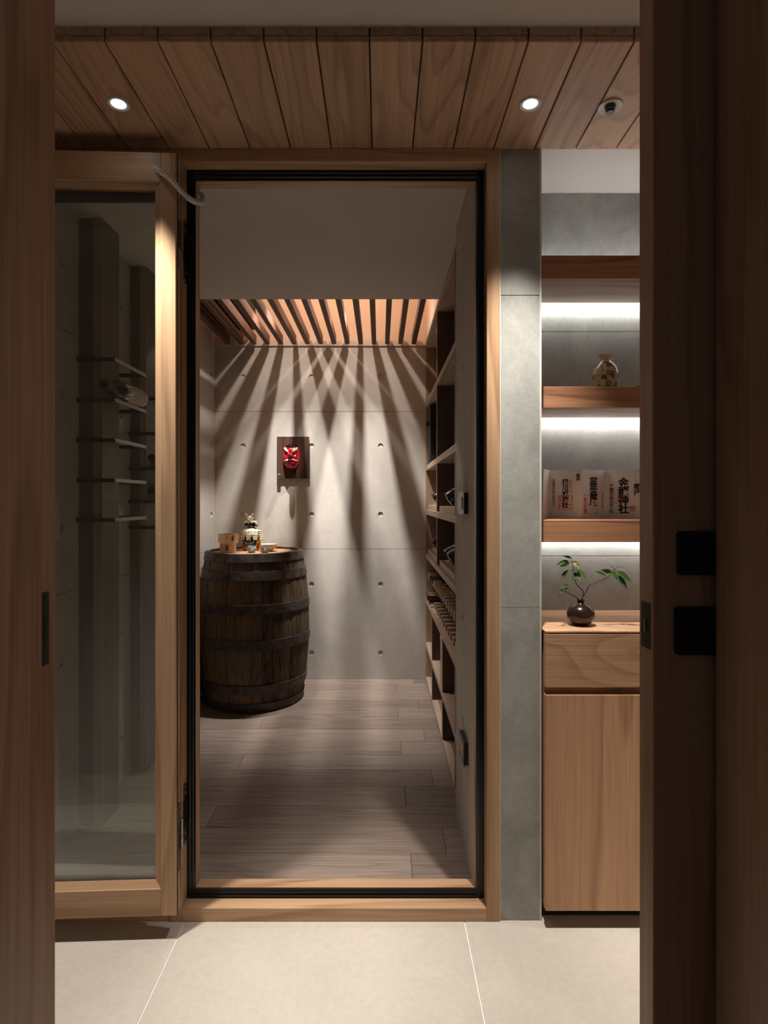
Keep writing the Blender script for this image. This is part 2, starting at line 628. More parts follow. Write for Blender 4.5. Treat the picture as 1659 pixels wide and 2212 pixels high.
# ------------------------------------------------------------------ key dimensions (m)
YF = 1.599            # face of the door frame
YB = 3.776            # cellar back wall
XL = -1.0755          # cellar side wall with bottle pegs
XS = 0.297            # front of the shelving
XW = 0.281            # concrete return inside the door
ZC = 2.172            # ceilings
ZB = 2.138            # underside of the boarded beam
YN = 1.875            # niche back wall
YNS = 2.142           # where the shelving starts

# ------------------------------------------------------------------ floors
fl = thing('floor', 'large pale beige stone floor tiles with thin light joints', 'floor', (0, 1.2, 0), kind='structure')
box('grout', (-1.9, 2.3, -0.4, 1.72, -0.03, -0.0022), grout_mat, fl)
tx = [-2.086, -1.313, -0.540, 0.2334, 1.0065, 1.78, 2.553]
ty = [-0.62, 0.18, 0.98, 1.78]
for i in range(len(tx) - 1):
    for j in range(len(ty) - 1):
        g = 0.0016
        x0, x1 = max(tx[i], -1.9) + g, min(tx[i + 1], 2.3) - g
        y0, y1 = max(ty[j], -0.4) + g, min(ty[j + 1], 1.72) - g
        box('tile', (x0, x1, y0, y1, -0.02, 0.0), tile_mat, fl, bev=0.0005)

fw = thing('floor_cellar', 'smoked grey brown oak floorboards of the cellar', 'floor', (0, 2.7, 0), kind='structure')
box('underlay', (XL, 0.66, 1.72, YB, -0.03, -0.003), gap_mat, fw)
y = 1.911 - 0.148 * 2
r = 0
while y < YB:
    y0, y1 = max(y, 1.7205), min(y + 0.148, YB)
    if y1 - y0 > 0.01:
        cuts = [XL] + ([-0.62, 0.45] if r % 3 == 0 else [0.1] if r % 3 == 1 else [-0.9, 0.22]) + [0.66]
        for a, b in zip(cuts, cuts[1:]):
            box('plank', (a + 0.0006, b - 0.0006, y0 + 0.0007, y1 - 0.0007, -0.018, 0.0), floor_wood, fw, bev=0.0012)
    y += 0.148
    r += 1

# ------------------------------------------------------------------ cellar walls
wb = thing('wall_back', 'fair-faced concrete end wall of the cellar with round tie holes', 'wall', (0, YB, 0), kind='structure')
box('joint_backing', (XL - 0.1, 0.7, YB + 0.012, YB + 0.1, 0, ZC), gap_mat, wb)
hx = [-0.894, -0.447, 0.003]
hz = [1.973, 1.5225, 1.0754, 0.6192, 0.172]
rows = [0.0, 0.849, 1.746, ZC]
for k in range(3):
    z0, z1 = rows[k] + (0.0012 if k else 0), rows[k + 1] - (0.0012 if k < 2 else 0)
    hs = [(x - XL, z - z0) for x in hx for z in hz if z0 < z < z1]
    M = frame_matrix((XL, YB, z0), (1, 0, 0), (0, 0, 1))
    panel_with_holes('panel', 0.66 - XL, z1 - z0, 0.02, hs, 0.0168, wall_conc, wb, M)

wl = thing('wall_left', 'fair-faced concrete side wall of the cellar behind the bottle pegs', 'wall', (XL, 2.7, 0), kind='structure')
box('joint_backing', (XL - 0.1, XL - 0.012, 1.66, YB, 0, ZC), gap_mat, wl)
ycuts = [1.66, 2.86, YB]
for i in range(2):
    for k in range(3):
        z0, z1 = rows[k] + (0.0012 if k else 0), rows[k + 1] - (0.0012 if k < 2 else 0)
        a, b = ycuts[i] + 0.001, ycuts[i + 1] - 0.001
        hs = [(yy - a, z - z0) for yy in (1.95, 2.4, 3.24, 3.69) for z in hz if z0 < z < z1 and a + 0.02 < yy < b - 0.02]
        M = frame_matrix((XL, a, z0), (0, 1, 0), (0, 0, 1))
        panel_with_holes('panel', b - a, z1 - z0, 0.02, hs, 0.0168, wall_conc, wl, M)

wr = thing('wall_right', 'plain concrete return wall inside the doorway with switch and socket', 'wall', (0.36, 1.92, 0), kind='structure')
M = frame_matrix((XW, YNS, 0), (0, -1, 0), (0, 0, 1))
hs = [(YNS - 1.965, z) for z in (0.42, 0.77, 1.095, 1.62, 2.02)]
panel_with_holes('panel', YNS - 1.688, ZC, 0.02, hs, 0.012, wall_conc, wr, M)
box('core', (XW + 0.021, 0.444, 1.706, YNS, 0, ZC), wall_conc, wr)
wr2 = box('wall_behind_shelving', (0.66, 0.74, 1.96, YB + 0.1, 0, ZC), wall_conc)
tag(wr2, 'concrete wall closing the back of the bottle shelving', 'wall', kind='structure')

# ------------------------------------------------------------------ cellar ceiling, recess and slats
YR = 2.896            # edge of the plain soffit
cl = thing('ceiling', 'plain white soffit over the front of the cellar', 'ceiling', (0, 2.3, ZC), kind='structure')
box('soffit', (XL - 0.1, 0.74, 1.70, YR, ZC, ZC + 0.05), white_paint, cl)
rc = thing('ceiling_recess', 'warm lit ceiling recess above the timber slats', 'ceiling', (-0.3, 3.3, ZC), kind='structure')
ZR = 2.74
box('recess_top', (XL - 0.1, 0.74, YR - 0.02, YB + 0.1, ZR, ZR + 0.05), recess_paint, rc)
box('recess_front', (XL, 0.66, YR - 0.02, YR, ZC + 0.051, ZR), recess_paint, rc)
box('recess_back', (XL - 0.1, 0.74, YB, YB + 0.1, ZC, ZR), recess_paint, rc)
box('recess_batten', (XL, 0.66, YB - 0.012, YB - 0.0005, ZC, ZC + 0.094), recess_paint, rc)
box('recess_side', (XL - 0.1, XL, YR, YB, ZC, ZR), recess_paint, rc)
box('recess_side', (XS - 0.004, 0.74, YR, YB, ZC, ZR), recess_paint, rc)

sg = thing('ceiling_slats', 'row of brown timber slats across the lit ceiling recess', 'ceiling', (-0.3, 3.3, ZC), kind='structure')
for k in range(15):
    xr = -0.968 + 0.0857 * k
    box('slat', (xr - 0.028, xr, YR + 0.001, 3.731, ZC + 0.001, ZC + 0.056), slat_wood, sg, bev=0.001)

ac = thing('ceiling_vent_unit', 'black air unit tucked in the recess above the timber slats', 'air unit', (-0.93, 3.35, 2.262))
MB().box(XL + 0.004, -0.80, 2.93, 3.725, 2.262, 2.60, bev=0.008).build('casing', black_matt, ac)
for i in range(9):
    yy = 3.02 + i * 0.075
    box('louvre', (XL + 0.03, -0.83, yy, yy + 0.05, 2.2535, 2.2625), black_metal, ac)


def cellar_spot(x, yv, z, label):
    t = thing('spotlight', label, 'spotlight', (x, yv, z), group='spotlights in the ceiling recess')
    M = Matrix.Translation((0, 0, 0.02))
    MB().lathe([(0.018, 0), (0.03, 0), (0.034, 0.01), (0.034, 0.07), (0.026, 0.085), (0.0, 0.085)], 24, M, cap=False).build(
        'housing', white_plastic, t, local=True, smooth=True)
    MB().lathe([(0.006, 0.10), (0.006, ZR - z)], 10).build('stem', white_plastic, t, local=True)
    MB().lathe([(0.0, 0.024), (0.026, 0.024)], 24, cap=False).build('lens', spot_glow, t, local=True)
    ld = bpy.data.lights.new('spot_beam', 'SPOT')
    ld.energy = CELLAR_W
    ld.color = CELLAR_COL
    ld.spot_size = math.radians(58)
    ld.spot_blend = 1.0
    ld.shadow_soft_size = 0.011
    lo = bpy.data.objects.new('spot_beam', ld)
    C.objects.link(lo)
    lo.parent = t
    lo.location = (0, 0, 0.0)
    lo.rotation_euler = (math.radians(7), 0, 0)
    wd = bpy.data.lights.new('spot_wide', 'SPOT')
    wd.energy = CELLAR_WIDE_W
    wd.color = CELLAR_COL
    wd.spot_size = math.radians(130)
    wd.spot_blend = 1.0
    wd.shadow_soft_size = 0.011
    wo = bpy.data.objects.new('spot_wide', wd)
    C.objects.link(wo)
    wo.parent = t
    pd = bpy.data.lights.new('spot_spill', 'POINT')
    pd.energy = CELLAR_GLOW_W
    pd.color = GLOW_COL
    pd.shadow_soft_size = 0.02
    po = bpy.data.objects.new('spot_spill', pd)
    C.objects.link(po)
    po.parent = t
    po.location = (0, 0, -0.01)
    return t


cellar_spot(-0.567, 3.27, 2.542, 'small round spotlight above the slats over the oak barrel')
cellar_spot(-0.117, 3.27, 2.542, 'small round spotlight above the slats beside the bottle shelving')

# ------------------------------------------------------------------ hall shell
hc = thing('ceiling_hall', 'white painted ceiling of the narrow hall', 'ceiling', (0, 1.0, ZC), kind='structure')
box('plaster', (-1.9, 2.3, 0.4, 1.232, ZC, ZC + 0.06), white_paint, hc)
box('edge_line', (-1.9, 2.3, 1.2275, 1.2325, ZC - 0.0016, ZC + 0.001), edge_white, hc)  # pale strip where the plaster meets the boards

bm_ = thing('ceiling_boards', 'lowered ceiling of wide grooved oak boards over the doorway', 'ceiling', (0, 1.41, ZB), kind='structure')
box('backing', (-1.9, 2.3, 1.236, 1.605, ZB + 0.0145, ZB + 0.2), gap_mat, bm_)
k = -15
while True:
    x0 = -0.0226 + 0.1126 * k
    x1 = x0 + 0.1126
    if x0 > 2.2:
        break
    if x1 > -1.75:
        m = MB()
        g = 0.0016
        m.box(x0 + g, x1 - g, 1.229, 1.606, ZB, ZB + 0.014, bev=0.0016)
        o = m.build('board', board_y, bm_)
        m = MB()
        m.box(x0 + g, x1 - g, 1.229, 1.243, ZB + 0.0145, ZC - 0.001, bev=0.0012)
        m.build('board', board_y, bm_)
    k += 1

wn = thing('wall_niche', 'grey cement board wall behind the lit shelves', 'wall', (0.9, YN, 0), kind='structure')
box('joint_backing', (0.447, 2.3, YN + 0.012, YN + 0.08, 0, 2.4), gap_mat, wn)
zz = [0.0, 0.985, 1.712, 2.16]
for a, b in zip(zz, zz[1:]):
    box('panel', (0.4475, 2.3, YN, YN + 0.02, a + 0.0008, b - 0.0008), hall_conc, wn)
nc = box('ceiling_niche', (0.447, 2.3, 1.6065, YN + 0.08, 2.16, 2.4), white_paint)
tag(nc, 'white ceiling of the shelf niche beside the pillar', 'ceiling', kind='structure')

wc = thing('wall_pillar', 'narrow grey cement pillar between the door frame and the shelves', 'wall', (0.39, 1.65, 0), kind='structure')
zz = [0.0, 0.868, 1.733, ZB]
for a, b in zip(zz, zz[1:]):
    box('panel', (0.3335, 0.4440, 1.604, 1.70, a + 0.001, b - 0.0012), hall_conc, wc)
box('side_panel', (0.4442, 0.4468, 1.606, YN, 0.0, 2.158), hall_conc, wc)
box('corner_bead', (0.4425, 0.4472, 1.6025, 1.6062, 0.0, ZB), edge_white, wc)
box('corner_bead', (0.3320, 0.3340, 1.6025, 1.606, 0.0, ZB), edge_white, wc)
box('joint_strip', (0.335, 0.443, 1.6048, 1.65, 0.863, 0.873), edge_white, wc)

for nm, d in (('wall_hall_left', (-1.95, -1.9, 0.4, 1.75, 0, 2.4)), ('wall_hall_right', (2.3, 2.38, 0.4, 1.97, 0, 2.4))):
    o = box(nm, d, white_paint)
    tag(o, 'white plastered end wall of the hall ' + ('past the glazed door' if 'left' in nm else 'past the shelf niche'), 'wall', kind='structure')
wp = box('wall_partition', (-1.9, XL - 0.002, 1.62, 1.70, 0, ZB), hall_conc)
tag(wp, 'grey cement wall beside the fixed cellar window', 'wall', kind='structure')
wlt = box('wall_lintel', (XL - 0.1, 0.444, 1.606, 1.70, ZB + 0.0005, 2.45), hall_conc)
tag(wlt, 'concrete lintel above the cellar doorway', 'wall', kind='structure')

# ------------------------------------------------------------------ door frame
df = thing('trim_1', 'oak door frame with black rubber seal around the cellar doorway', 'door frame', (-0.127, 1.65, 0), kind='structure')
XO0, XO1 = -0.585, 0.3315      # outside
XR0, XR1 = -0.548, 0.2948      # reveal
XG0, XG1 = -0.5245, 0.273      # inside the seal
Z0R, Z1R = 0.037, 2.101
Z0G, Z1G = 0.0628, 2.0715
YG, YI = 1.641, 1.686
for (a, b), nm in (((XO0, XR0), 'jamb'), ((XR1, XO1), 'jamb')):
    MB().box(a, b, YF, YI, 0.0005, ZB - 0.0005, bev=0.0012).build(nm, oak_z, df)
MB().box(XR0, XR1, YF, YG + 0.02, 0.0005, Z0R, bev=0.0008).build('sill', oak_x, df)
MB().box(XR0, XR1, YF, YG + 0.02, Z1R, ZB - 0.0005, bev=0.0008).build('head', oak_x, df)
# stop: black faced step and oak lining behind it
MB().box(XR0, XG0, YG + 0.004, YI, Z0R, Z1R, bev=0.001).build('stop', oak_z, df)
MB().box(XG1, XR1, YG + 0.004, YI, Z0R, Z1R, bev=0.001).build('stop', oak_z, df)
MB().box(XG0, XG1, YG + 0.004, YI, Z0R, Z0G, bev=0.001).build('stop', oak_x, df)
MB().box(XG0, XG1, YG + 0.004, YI, Z1G, Z1R, bev=0.001).build('stop', oak_x, df)


def gasket(x0, x1, z0, z1, vertical):
    m = MB()
    m.box(x0, x1, YG, YG + 0.0045, z0, z1)
    o = m.build('seal', black_rubber, df)
    # two raised lips
    for f in (0.35, 0.72):
        if vertical:
            c = x0 + (x1 - x0) * f
            MB().tube([(c, YG - 0.0005, z0), (c, YG - 0.0005, z1)], 0.0028, 8).build('seal_lip', black_rubber, o, smooth=True)
        else:
            c = z0 + (z1 - z0) * f
            MB().tube([(x0, YG - 0.0005, c), (x1, YG - 0.0005, c)], 0.0028, 8).build('seal_lip', black_rubber, o, smooth=True)


gasket(XR0, XG0 + 0.001, Z0R, Z1R, True)
gasket(XG1 - 0.001, XR1, Z0R, Z1R, True)
gasket(XG0, XG1, Z0R, Z0G + 0.001, False)
gasket(XG0, XG1, Z1G - 0.001, Z1R, False)

# ------------------------------------------------------------------ fixed window next to the door
wi = thing('window_1', 'fixed glazed panel in an oak frame behind the open glass door', 'window', (-0.83, 1.65, 0), kind='structure')
WX0, WX1 = XL, XO0
MB().box(WX0, WX0 + 0.037, YF + 0.002, YI, 0.0005, ZB - 0.0005, bev=0.001).build('window_frame', oak_z, wi)
MB().box(WX0 + 0.037, WX1, YF + 0.002, YI, 0.0005, 0.06, bev=0.001).build('window_frame', oak_x, wi)
MB().box(WX0 + 0.037, WX1, YF + 0.002, YI, 2.06, ZB - 0.0005, bev=0.001).build('window_frame', oak_x, wi)
for d in ((WX0 + 0.037, WX1, YG, YG + 0.02, 0.06, 0.086), (WX0 + 0.037, WX1, YG, YG + 0.02, 2.018, 2.06),
          (WX0 + 0.037, WX0 + 0.055, YG, YG + 0.02, 0.086, 2.018), (WX1 - 0.018, WX1, YG, YG + 0.02, 0.086, 2.018)):
    box('seal', d, black_rubber, wi)
box('pane', (WX0 + 0.055, WX1 - 0.018, YG + 0.007, YG + 0.013, 0.086, 2.018), glass_pane, wi)

# ------------------------------------------------------------------ open glazed door leaf
leaf = thing('door_1', 'open oak framed glass door folded back against the fixed window', 'door', (-0.541, 1.534, 0),
             rot=(0, 0, math.radians(2.4)), kind='structure')
LW, LT = 0.84, 0.037
LZ0, LZ1 = 0.063, 2.086
ST, RL0, RL1 = 0.040, 0.072, 0.077
m = MB().box(-ST, 0, 0, LT, LZ0, LZ1, bev=0.0015)
m.build('stile', oak_z, leaf, local=True)
m = MB().box(-LW, -LW + ST, 0, LT, LZ0, LZ1, bev=0.0015)
m.build('stile', oak_z, leaf, local=True)
MB().box(-LW + ST, -ST, 0.0002, LT, LZ0, LZ0 + RL0, bev=0.0012).build('rail', oak_x, leaf, local=True)
MB().box(-LW + ST, -ST, 0.0002, LT, LZ1 - RL1, LZ1, bev=0.0012).build('rail', oak_x, leaf, local=True)
gx0, gx1, gz0, gz1 = -LW + ST, -ST, LZ0 + RL0, LZ1 - RL1
BD = 0.018


def bead(a, b, c, d, inward, mat):
    """glazing bead: slopes back from the frame face to the pane"""
    m = MB()
    vs = [m.bm.verts.new(v) for v in (a, b, c, d)]
    back = [m.bm.verts.new((v[0], 0.024, v[2])) for v in (a, b, c, d)]
    m.bm.faces.new(vs)
    m.bm.faces.new(list(reversed(back)))
    for k in range(4):
        m.bm.faces.new([vs[k], back[k], back[(k + 1) % 4], vs[(k + 1) % 4]])
    m.build('glazing_bead', mat, leaf, local=True)


y1, y2 = 0.003, 0.012
bead((gx1, y1, gz0), (gx1, y1, gz1), (gx1 - BD, y2, gz1 - BD), (gx1 - BD, y2, gz0 + BD), None, oak_z)
bead((gx0, y1, gz1), (gx0, y1, gz0), (gx0 + BD, y2, gz0 + BD), (gx0 + BD, y2, gz1 - BD), None, oak_z)
bead((gx0, y1, gz0), (gx1, y1, gz0), (gx1 - BD, y2, gz0 + BD), (gx0 + BD, y2, gz0 + BD), None, oak_x)
bead((gx1, y1, gz1), (gx0, y1, gz1), (gx0 + BD, y2, gz1 - BD), (gx1 - BD, y2, gz1 - BD), None, oak_x)
box('pane', (gx0 + 0.004, gx1 - 0.004, 0.0135, 0.0175, gz0 + 0.004, gz1 - 0.004), glass_pane, leaf, local=True)
MB().box(0.0002, 0.0016, 0.010, 0.0135, LZ0, LZ1).build('edge_seal', black_rubber, leaf, local=True)


def hinge(z0, z1, zj0, zj1):
    """leaf plate, jamb plate and knuckle; the jamb side belongs to the frame"""
    n = 10

    def plate(y0, y1, x, a, b, t, parent, loc):
        r = (y1 - y0) / 2
        c = (y0 + y1) / 2
        out = [(c + r * math.cos(PI + PI * k / n), a + r + r * math.sin(PI + PI * k / n)) for k in range(n + 1)]
        out += [(c + r * math.cos(PI * k / n), b - r + r * math.sin(PI * k / n)) for k in range(n + 1)]
        M = Matrix(((0, 0, 1, x), (1, 0, 0, 0), (0, 1, 0, 0), (0, 0, 0, 1)))
        m = MB().prism(out, t, M)
        return m.build('hinge', steel, parent, local=loc)

    p = plate(0.012, 0.033, 0.0004, z0, z1, 0.0022, leaf, True)
    for f in (0.05, 0.16, 0.84, 0.95):
        zc = z0 + (z1 - z0) * f
        Ms = Matrix.Translation((0.0026, 0.0225 + (0.004 if f in (0.16, 0.84) else -0.002), zc)) @ Matrix.Rotation(PI / 2, 4, 'Y')
        MB().lathe([(0.0032, 0), (0.0026, 0.0012), (0, 0.0014)], 10, Ms, cap=False).build('screw', steel, p, local=True, smooth=True)
    zm0, zm1 = z0 + (z1 - z0) * 0.3, z0 + (z1 - z0) * 0.72
    MB().lathe([(0.0048, zm0), (0.0048, zm1)], 12, Matrix.Translation((0.003, 0.0385, 0))).build('knuckle', steel, p, local=True, smooth=True)
    for i in range(4):
        zc = zm0 + (zm1 - zm0) * (i + 0.5) / 4
        MB().box(0.0026, 0.0046, 0.014, 0.036, zc - 0.009, zc + 0.004).build('hinge_link', dark_steel, p, local=True)
    M = Matrix(((0, 0, 1, XR0 + 0.0003), (1, 0, 0, 0), (0, 1, 0, 0), (0, 0, 0, 1)))
    r, c = 0.0125, 1.622
    out = [(c + r * math.cos(PI + PI * k / n), zj0 + r + r * math.sin(PI + PI * k / n)) for k in range(n + 1)]
    out += [(c + r * math.cos(PI * k / n), zj1 - r + r * math.sin(PI * k / n)) for k in range(n + 1)]
    q = MB().prism(out, 0.0022, M).build('hinge', steel, df)
    for f in (0.05, 0.16, 0.84, 0.95):
        zc = zj0 + (zj1 - zj0) * f
        Ms = Matrix.Translation((XR0 + 0.0026, c + (0.004 if f in (0.16, 0.84) else -0.003), zc)) @ Matrix.Rotation(PI / 2, 4, 'Y')
        MB().lathe([(0.0032, 0), (0.0026, 0.0012), (0, 0.0014)], 10, Ms, cap=False).build('screw', steel, q, smooth=True)
    for i in range(4):
        zc = zj0 + (zj1 - zj0) * (0.3 + 0.42 * (i + 0.5) / 4)
        MB().box(XR0 + 0.0026, XR0 + 0.005, 1.606, 1.634, zc - 0.004, zc + 0.009).build('hinge_link', dark_steel, q)


hinge(1.786, 1.974, 1.772, 1.952)
hinge(0.169, 0.352, 0.202, 0.372)

# ribbed conduit from the leaf to the jamb
pts = [P(335, 364, 1.538), P(341, 367, 1.515), P(352, 374, 1.503), P(366, 385, 1.505), P(382, 402, 1.513), P(396, 418, 1.53),
       P(410, 430, 1.552), P(424, 437, 1.58), P(435, 438, 1.61), P(439, 430, 1.635), P(436, 422, 1.652), P(430.5, 419, 1.662)]


def smooth_path(ps, n):
    out = []
    for i in range(len(ps) - 1):
        p0, p1, p2, p3 = ps[max(i - 1, 0)], ps[i], ps[i + 1], ps[min(i + 2, len(ps) - 1)]
        for k in range(n):
            t = k / n
            out.append(0.5 * ((2 * p1) + (p2 - p0) * t + (2 * p0 - 5 * p1 + 4 * p2 - p3) * t * t + (-p0 + 3 * p1 - 3 * p2 + p3) * t ** 3))
    out.append(ps[-1])
    return out


path = smooth_path(pts, 40)
# resample evenly with ribs
dist = [0.0]
for a, b in zip(path, path[1:]):
    dist.append(dist[-1] + (b - a).length)
L = dist[-1]
res, rads = [], []
step = 0.0011
d, i = 0.0, 0
while d < L:
    while i < len(dist) - 2 and dist[i + 1] < d:
        i += 1
    f = (d - dist[i]) / max(1e-9, dist[i + 1] - dist[i])
    res.append(path[i].lerp(path[i + 1], f))
    rads.append(0.0066 + 0.0013 * math.sin(2 * PI * d / 0.0066))
    d += step
cb = MB().tube(res, rads, 12).build('cable_conduit', conduit_mat, origin=tuple(res[0]), smooth='all')
tag(cb, 'white ribbed cable conduit looping from the glass door to its frame', 'cable')

# ------------------------------------------------------------------ sliding doors in front of the camera
JL, JR = -0.4298, 0.4257
tl = box('trim_2', (JL - 0.25, JL, 0.34, 0.735, 0.0, 2.35), door_wood, bev=0.002)
tag(tl, 'warm brown wooden jamb beside the long black strike plate', 'door jamb', kind='structure')
tr_ = box('trim_3', (JR, JR + 0.25, 0.34, 0.735, 0.0, 2.35), door_wood, bev=0.002)
tag(tr_, 'dark brown wooden jamb beside the two square lock plates', 'door jamb', kind='structure')
for nm, d, lb in (('wall_front_left', (-1.9, -0.50, 0.80, 0.84, 0, ZC), 'hall side of the sliding door pocket beyond the strike plate'),
                  ('wall_front_right', (0.47, 2.3, 0.80, 0.84, 0, ZC), 'hall side of the sliding door pocket beyond the lock plates')):
    o = box(nm, d, white_paint)
    tag(o, lb, 'wall', kind='structure')

d2 = thing('door_2', 'brown wooden sliding door edge with long black strike plate', 'sliding door', (-0.4408, 0.766, 0), kind='structure')
MB().box(-1.30, -0.4408, 0.746, 0.786, 0.004, 2.168, bev=0.0015).build('door_panel', door_wood, d2)
k = MB().box(-0.4409, -0.4398, 0.7555, 0.7695, 0.947, 1.043, bev=0.0004).build('strike_plate', black_metal, d2)
box('latch_slot', (-0.43985, -0.4395, 0.7595, 0.7655, 0.981, 1.013), black_matt, k)
for z in (0.974, 0.955, 1.035):
    MB().lathe([(0.003, 0), (0.0024, 0.0008), (0, 0.0008)], 10, Matrix.Translation((-0.4398, 0.7625, z)) @ Matrix.Rotation(PI / 2, 4, 'Y'),
               cap=False).build('screw', dark_steel, k)

d3 = thing('door_3', 'brown wooden sliding door edge with small black latch and square lock plates', 'sliding door', (0.352, 0.766, 0), kind='structure')
MB().box(0.352, 1.25, 0.746, 0.786, 0.004, 2.168, bev=0.0015).build('door_panel', door_wood, d3)
k = MB().box(0.3510, 0.3521, 0.7535, 0.7785, 0.969, 1.029, bev=0.0004).build('latch_plate', black_metal, d3)
MB().box(0.3494, 0.3512, 0.7628, 0.7685, 0.9905, 1.006, bev=0.0014).build('latch_tongue', brass, k)
for z in (1.021, 0.976):
    MB().lathe([(0.0032, 0), (0.0026, 0.0007), (0, 0.0007)], 12, Matrix.Translation((0.3510, 0.766, z)) @ Matrix.Rotation(-PI / 2, 4, 'Y'),
               cap=False).build('screw', dark_steel, k)


def round_rect(x0, x1, z0, z1, r, n=5):
    out = []
    for cx, cz, a0 in ((x1 - r, z1 - r, 0), (x0 + r, z1 - r, PI / 2), (x0 + r, z0 + r, PI), (x1 - r, z0 + r, 1.5 * PI)):
        for k in range(n + 1):
            a = a0 + PI / 2 * k / n
            out.append((cx + r * math.cos(a), cz + r * math.sin(a)))
    return out


My = Matrix(((1, 0, 0, 0), (0, 0, -1, 0), (0, 1, 0, 0), (0, 0, 0, 1)))      # u->x, v->z, w->-y
for x0, z0, z1 in ((0.3814, 1.068, 1.124), (0.3784, 0.9655, 1.027)):
    MB().prism(round_rect(x0, x0 + 0.06, z0, z1, 0.005), 0.005, Matrix.Translation((0, 0.7455, 0)) @ My).build('lock_plate', black_matt, d3)

# ------------------------------------------------------------------ ceiling lamps and sprinkler
def downlight(x, yv, label):
    t = thing('downlight', label, 'downlight', (x, yv, ZB), group='round downlights in the boarded ceiling')
    MB().lathe([(0.0175, 0.004), (0.0175, -0.001), (0.021, -0.0025), (0.0255, -0.003), (0.0268, -0.0015), (0.0268, 0.0)], 40,
               cap=False).build('ring', white_plastic, t, local=True, smooth=True)
    MB().lathe([(0.0, -0.0005), (0.0176, -0.0005)], 32, cap=False).build('diffuser', lamp_glow, t, local=True)
    ld = bpy.data.lights.new('downlight_beam', 'SPOT')
    ld.energy = HALL_W
    ld.color = HALL_COL
    ld.spot_size = math.radians(59)
    ld.spot_blend = 1.0
    ld.shadow_soft_size = 0.016
    lo = bpy.data.objects.new('downlight_beam', ld)
    C.objects.link(lo)
    lo.parent = t
    lo.location = (0, 0, -0.006)
    return t


downlight(-0.642, 1.4205, 'lit round downlight in the boards above the open glass door')
downlight(0.369, 1.4205, 'lit round downlight in the boards in front of the grey pillar')
downlight(1.380, 1.4205, 'unseen round downlight added in the boards past the end of the cabinet')  # out of view; added to supply the light arriving from this end

sp = thing('sprinkler', 'white fire sprinkler rosette with dark head in the boarded ceiling', 'sprinkler', (0.568, 1.4286, ZB))
MB().lathe([(0.0, 0.002), (0.012, 0.002), (0.014, 0.0), (0.024, -0.003), (0.0285, -0.004), (0.029, -0.002), (0.029, 0.0)], 40,
           cap=False).build('rosette', white_plastic, sp, local=True, smooth=True)
MB().lathe([(0.0125, 0.0005), (0.0125, -0.004), (0.011, -0.006), (0.011, -0.009), (0.0095, -0.010), (0.0095, -0.013), (0.0, -0.013)], 24,
           cap=False).build('head', dark_steel, sp, local=True, smooth=True)
MB().lathe([(0.0, -0.017), (0.010, -0.017), (0.010, -0.0155), (0.0, -0.0155)], 24, cap=False).build('deflector', dark_steel, sp, local=True)
for a in (0, PI):
    MB().tube([(0.008 * math.cos(a), 0.008 * math.sin(a), -0.012), (0.008 * math.cos(a), 0.008 * math.sin(a), -0.0165)], 0.0012, 6).build(
        'frame_arm', dark_steel, sp, local=True)

# ------------------------------------------------------------------ niche: lit shelves
SH = [(1.793, 1.859, 'top'), (1.427, 1.487, 'middle'), (1.046, 1.1085, 'bottom')]
labs = {'top': 'empty floating wooden shelf under the niche ceiling with light below',
        'middle': 'floating wooden shelf carrying the floral vase',
        'bottom': 'floating wooden shelf carrying the folded shrine book'}
for z0, z1, k in SH:
    t = thing('floating_shelf', labs[k], 'shelf', (0.9, YN, z0), group='lit floating shelves in the niche')
    m = MB()
    m.box(0.4485, 1.44, 1.640, 1.6545, z0, z1, bev=0.001)
    m.build('front_board', niche_x, t)
    box('underside_board', (0.4485, 1.44, 1.6546, 1.842, z0 + 0.0008, z0 + 0.014), niche_x, t)
    box('top_board', (0.4485, 1.44, 1.6546, YN - 0.0005, z1 - 0.014, z1 - 0.0003), niche_x, t)
    box('led_strip', (0.46, 1.42, 1.8425, 1.850, z0 + 0.006, z0 + 0.014), led_glow, t)
    ad = bpy.data.lights.new('shelf_light', 'AREA')
    ad.shape = 'RECTANGLE'
    ad.size = 0.97
    ad.size_y = 0.012
    ad.energy = LED_W
    ad.color = LED_COL
    ao = bpy.data.objects.new('shelf_light', ad)
    C.objects.link(ao)
    ao.parent = t
    ao.location = (0.035, -0.018, 0.003)
    ao.rotation_euler = (math.radians(42), 0, 0)
    if k == 'top':
        box('led_strip', (0.46, 1.42, 1.80, 1.812, z1 + 0.0003, z1 + 0.006), led_glow, t)
        ud = bpy.data.lights.new('shelf_uplight', 'AREA')
        ud.shape = 'RECTANGLE'
        ud.size = 0.97
        ud.size_y = 0.012
        ud.energy = UPLIGHT_W
        ud.color = LED_COL
        uo = bpy.data.objects.new('shelf_uplight', ud)
        C.objects.link(uo)
        uo.parent = t
        uo.location = (0.035, -0.069, z1 - z0 + 0.010)
        uo.rotation_euler = (PI, 0, 0)

# cabinet
YC = 1.572
cb = thing('cabinet', 'low elm cabinet with drawer and doors under the niche shelves', 'cabinet', (0.9, 1.72, 0))
CX0, CX1 = 0.4495, 1.43
MB().box(CX0 + 0.004, CX1, YC + 0.022, YN - 0.001, 0.045, 0.797).build('body', cab_z, cb)
MB().box(CX0, CX1, YC, YN - 0.0005, 0.8045, 0.809, bev=0.0008).build('top', cab_x, cb)
MB().box(CX0 + 0.004, CX1, YC + 0.02, YN - 0.001, 0.797, 0.8044).build('top_support', cab_x, cb)
for a, b in ((CX0, 0.938), (0.940, CX1)):
    MB().box(a, b, YC, YC + 0.02, 0.656, 0.8015, bev=0.001).build('drawer', cab_x, cb)
    MB().box(a, b, YC, YC + 0.02, 0.0486, 0.636, bev=0.001).build('door', cab_z, cb)
box('finger_recess', (CX0 + 0.002, CX1, YC + 0.0205, YC + 0.0218, 0.637, 0.655), niche_x, cb)
